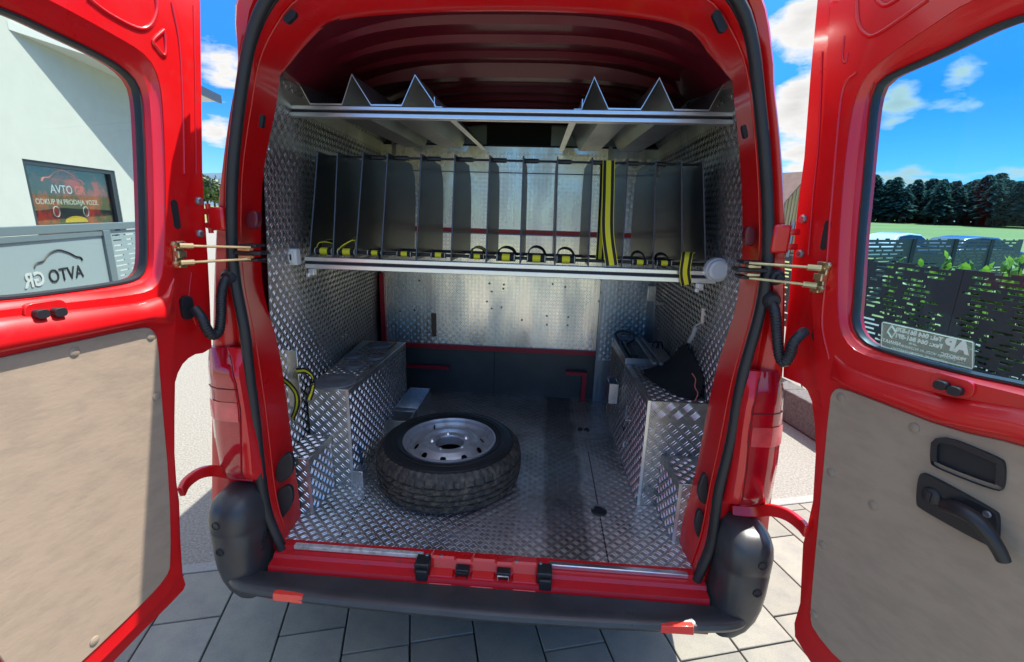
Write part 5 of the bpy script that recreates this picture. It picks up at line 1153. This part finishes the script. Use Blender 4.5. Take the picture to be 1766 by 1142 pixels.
body = boxpoly('body', [(.728, .179), (.87, .179), (.875, .418-.003), (.715, .418-.003)], ZF, zl, ALU, sb)
tread('tread_ribs', planef((.732, .1784, ZF+.005), (1, 0, 0), (0, 0, 1)), .12, .26, .0255, RIBB, body, h=.0023, inward=(0, -1, 0))
tread('tread_ribs', planef((.7272, .182, ZF+.01), (-.013, .236, 0), (0, 0, 1)), .23, .25, .0255, RIBB, body, h=.0021, inward=(-1, 0, 0))
tread('tread_ribs', planef((.73, .185, zl+.0006), (1, 0, 0), (0, 1, 0)), .12, .22, .0255, RIBB, body, h=.0021, inward=(0, 0, 1))
mb = MB(); mb.b2((.7258, .1765, ZF+.002), (.739, .1783, zl+.001)); mb.obj('corner_strip', ALUP, body); settle(sb)
# ---- black mat thrown over the back of the right box
FELT = mat('black_felt', (.010, .010, .011), .95, bump=.002, bscale=30)
pts2 = [((1122, 648), zt+.012), ((1150, 690), zt+.006), ((1207, 700), zt+.006), ((1215, 640), zt+.10), ((1178, 600), zt+.16), ((1165, 640), zt+.05)]
mb = MB(); V0 = []
lay = [[(.665, .78, .006), (.70, .66, .004), (.735, .56, .004), (.78, .47, .004), (.83, .44, .004)],
       [(.74, .84, .010), (.76, .72, .012), (.79, .60, .014), (.83, .52, .018), (.865, .46, .02)],
       [(.80, .86, .03), (.82, .76, .06), (.845, .66, .08), (.86, .56, .08), (.875, .48, .06)],
       [(.855, .90, .05), (.865, .80, .17), (.868, .70, .155), (.872, .60, .13), (.878, .50, .09)]]
for row in lay: V0.append([(x, y, zt+z+.003) for x, y, z in row])
V1 = [[(x, y, z+.006) for x, y, z in r] for r in V0]
mb = MB(); mb.loft(V0); mb.loft(V1); mb.loft([V0[0], V1[0]]); mb.loft([V0[-1], V1[-1]]); mb.loft([[r[0] for r in V0], [r[0] for r in V1]]); mb.loft([[r[-1] for r in V0], [r[-1] for r in V1]])
fm = mb.obj('felt_mat', FELT, None, smooth=True, sub=2); tag(fm, 'black felt mat draped over the top of the right storage box and up the wall', 'mat')
P = catmull([A(1192, 645, .50), A(1198, 655, .48), A(1197, 668, .465), A(1202, 680, .455), A(1196, 694, .44)], 6); P = [p+np.array([0, -.01, .006]) for p in P]
o = MB().tube([tuple(p) for p in P], .0022, 6).obj('cord', mat('faded_red_cord', (.55, .14, .10), .7), None, smooth=True); tag(o, 'thin faded red and white cord lying on the black felt mat', 'cord')
# ---- torn cable and wire on the right wall, bracket in the corner
def onright(u, v, off=.006):
    p = None; y = .5
    for _ in range(20):
        d = ray(u, v); z = 1.3
        t = (y-CAM[1])/d[1]; P = CAM+d*t; x = xr(y, P[2])-off; y2 = CAM[1]+d[1]*(x-CAM[0])/d[0]; y = y2
    t = (x-CAM[0])/d[0]; return CAM+d*t
P = [onright(u, v) for u, v in ((1213, 532), (1212, 545), (1211, 558), (1200, 564), (1195, 578), (1188, 590), (1180, 600))]
o = thing('loose_cable', 'torn cable end with pale tape hanging on the right wall', 'cable', tuple(P[0]))
MB().tube([tuple(p) for p in P[:4]], .006, 6, rr=[(.004, .008)]*4).obj('tape', ALUP, o, smooth=True); MB().tube([tuple(p) for p in P[3:6]], .006, 6, rr=[(.007, .010)]*3).obj('tape', GREYL, o, smooth=True); MB().tube([tuple(p) for p in P[4:]], .005, 6).obj('cable', RUB, o, smooth=True); settle(o)
q = at(1123, 507, y=1.5); o = thing('corner_bracket', 'small aluminium bracket in the right rear corner of the cargo space', 'bracket', tuple(q))
mb = MB(); mb.b2((q[0]-.02, 1.5, q[2]-.05), (q[0]+.03, 1.52, q[2]+.05)); mb.obj('plate', ALUP, o, bevel=.003)
q = at(1142, 523, y=1.4); mb = MB(); mb.b2((q[0]-.03, 1.38, q[2]-.012), (q[0]+.03, 1.42, q[2]+.012)); mb.obj('arm', ALUS, o, bevel=.004); settle(o)
# ---- left switch box with its wire, right round lamp
c = at(503, 443, y=.36); o = thing('switch_box', 'small white plastic switch box on the left end of the lower bar', 'switch', (c[0], .36, c[2]))
mb = MB(); mb.b2((c[0]-.027, .345, c[2]-.033), (c[0]+.027, .385, c[2]+.033)); bb = mb.obj('housing', WHITEP, o, bevel=.005)
mb = MB(); mb.b2((c[0]-.004, .339, c[2]-.022), (c[0]+.018, .3455, c[2]+.022)); mb.obj('rocker', WHITEP, o, bevel=.002)
mb = MB(); mb.b2((c[0]+.003, .3375, c[2]-.012), (c[0]+.010, .3393, c[2]+.012)); mb.obj('switch_mark', DARK, o)
P = catmull([(c[0]-.025, .35, c[2]+.0), (c[0]-.05, .32, c[2]-.018), tuple(at(460, 452, y=.18)), tuple(at(446, 450, y=.10))], 6); MB().tube([tuple(p) for p in P], .003, 6).obj('wire', RUB, o, smooth=True); settle(o)
c = at(1241, 467, y=.34); o = thing('round_lamp', 'round grey plastic lamp at the right end of the lower bar', 'lamp', (c[0], .36, c[2]))
MB().lathe([(0, .050), (.030, .049), (.038, .044), (.041, .030), (.041, .026), (.046, .026), (.047, 0), (0, 0)], c=(c[0], .385, c[2]), n=32, rot=Matrix.Rotation(R(90), 3, 'X') @ Matrix.Rotation(R(0), 3, 'Y')).obj('diffuser', GREYL, o, smooth=True, angle=30); settle(o)

# ---- spare wheel lying on the floor
def wheel():
    C0 = np.array([-.268, .545, ZF]); t = thing('spare_wheel', 'spare wheel with dusty black tyre and silver steel rim lying flat on the cargo floor', 'wheel', tuple(C0))
    RO, Wt = .352, .222; prof = []
    # profile from inner bead (top) round the tread to the bottom; z up
    def g(z): return 0
    top = [(.212, Wt-.030), (.222, Wt-.014), (.236, Wt-.006), (.262, Wt-.001), (.290, Wt-.002), (.315, Wt-.014), (.330, Wt-.028), (.338, Wt-.036)]
    tread_ = []
    n_t = 44; zt0, zt1 = Wt-.042, .042
    gro = [.20, .40, .60, .80]
    for i in range(n_t+1):
        f = i/n_t; z = zt0+(zt1-zt0)*f; crown = RO-.010*(2*f-1)**2; tread_.append((crown, z, f))
    NS = 240; vs = []; m = None
    for k in range(NS):
        a = 2*math.pi*k/NS; col = [(r, z) for r, z in top]
        # shoulder lugs
        for j in (5, 6, 7): r, z = col[j]; col[j] = (r+(.0018 if (k//2) % 2 else -.0022), z)
        for (r, z, f) in tread_:
            d = 0
            for i_, gg in enumerate(gro):
                wob = .012*math.sin(k*math.pi/5+i_*2)*(1 if i_ in (1, 2) else .5)
                if abs(f-gg-wob) < .026: d = .010
            rib = int(f*5)
            if d == 0:
                sh = (k+rib*2) % 5
                if rib in (0, 4): d = .0065 if (k % 5) == 0 else 0
                else: d = .0065 if ((k+int(f*22)) % 6) == 0 else 0
            col.append((r-d, z))
        bot = [(r, Wt-z) for r, z in top[::-1]]
        for j in (0, 1, 2): r, z = bot[j]; bot[j] = (r+(.0018 if (k//2) % 2 else -.0022), z)
        col += bot; m = len(col)
        for r, z in col: vs.append((C0[0]+r*math.cos(a), C0[1]+r*math.sin(a), ZF+.004+z))
    nt_ = len(top); fs_s, fs_t = [], []
    for k in range(NS):
        for i in range(m-1):
            q = (k*m+i, ((k+1) % NS)*m+i, ((k+1) % NS)*m+i+1, k*m+i+1)
            (fs_s if i < nt_-3 or i > m-nt_+2 else fs_t).append(q)
    A1 = MB(); A1.v = vs; A1.f = fs_t; o = A1.obj('tyre_tread', TYRE, t, smooth=True, angle=28)
    A2 = MB(); A2.v = list(vs); A2.f = fs_s; o = A2.obj('tyre_sidewall', TYRES, t, smooth=True, angle=40)
    zt_ = ZF+.004+Wt
    for rr in (.250, .272, .306): MB().tube([(C0[0]+rr*math.cos(a), C0[1]+rr*math.sin(a), zt_-.0015 if rr < .3 else zt_-.009) for a in np.linspace(0, 2*math.pi, 73)], .0018, 5, cap=False).obj('sidewall_ridge', TYRES, t, smooth=True)
    # rim: flange, barrel, drop, disc dish with vent holes and centre bore
    rim = [(.222, -.024), (.226, -.010), (.224, -.004), (.217, -.003), (.212, -.010), (.209, -.024), (.200, -.034), (.196, -.044), (.188, -.046), (.180, -.048), (.170, -.046), (.152, -.028), (.134, -.014), (.120, -.010), (.110, -.012), (.106, -.022), (.100, -.028), (.090, -.029), (.072, -.028), (.068, -.034), (.067, -.075)]
    prof = [np.array(p) for p in rim]; pr2 = []
    for a, b in zip(prof[:-1], prof[1:]):
        n = max(1, int(np.linalg.norm(b-a)/.003)); pr2 += [a+(b-a)*i/n for i in range(n)]
    pr2.append(prof[-1]); NR = 288; mm = len(pr2); vs = []; fs = []
    for k in range(NR):
        a = 2*math.pi*k/NR
        for r, z in pr2: vs.append((C0[0]+r*math.cos(a), C0[1]+r*math.sin(a), zt_+z))
    for k in range(NR):
        a = 2*math.pi*(k+.5)/NR
        for i in range(mm-1):
            r = (pr2[i][0]+pr2[i+1][0])/2; hole = False
            if .138 < r < .175:
                for h in range(10):
                    ah = 2*math.pi*(h+.5)/10; da = (a-ah+math.pi) % (2*math.pi)-math.pi
                    if (da*r/.0150)**2+((r-.160)/.0115)**2 < 1: hole = True
            if not hole: fs.append((k*mm+i, ((k+1) % NR)*mm+i, ((k+1) % NR)*mm+i+1, k*mm+i+1))
    A3 = MB(); A3.v = vs; A3.f = fs; rimo = A3.obj('rim', RIM, t, smooth=True, angle=50)
    MB().lathe([(0, -.17), (.19, -.17), (.195, -.06)], c=(C0[0], C0[1], zt_), n=40).obj('rim_well', DARK, rimo, smooth=True)
    for h in range(5):
        a = 2*math.pi*h/5+.3+math.pi/2; MB().lathe([(0, .0105), (.007, .0105), (.0095, .006), (.013, .003), (.015, .0)], c=(C0[0]+.088*math.cos(a), C0[1]+.088*math.sin(a), zt_-.029), n=14).obj('bolt_seat', ALUP, rimo, smooth=True, angle=40)
    a = 2.2; MB().tube([(C0[0]+.186*math.cos(a), C0[1]+.186*math.sin(a), zt_-.06), (C0[0]+.190*math.cos(a), C0[1]+.190*math.sin(a), zt_-.02)], .004, 8).obj('valve', RUB, rimo, smooth=True)
    settle(t); return t
wheel()
settle(van)
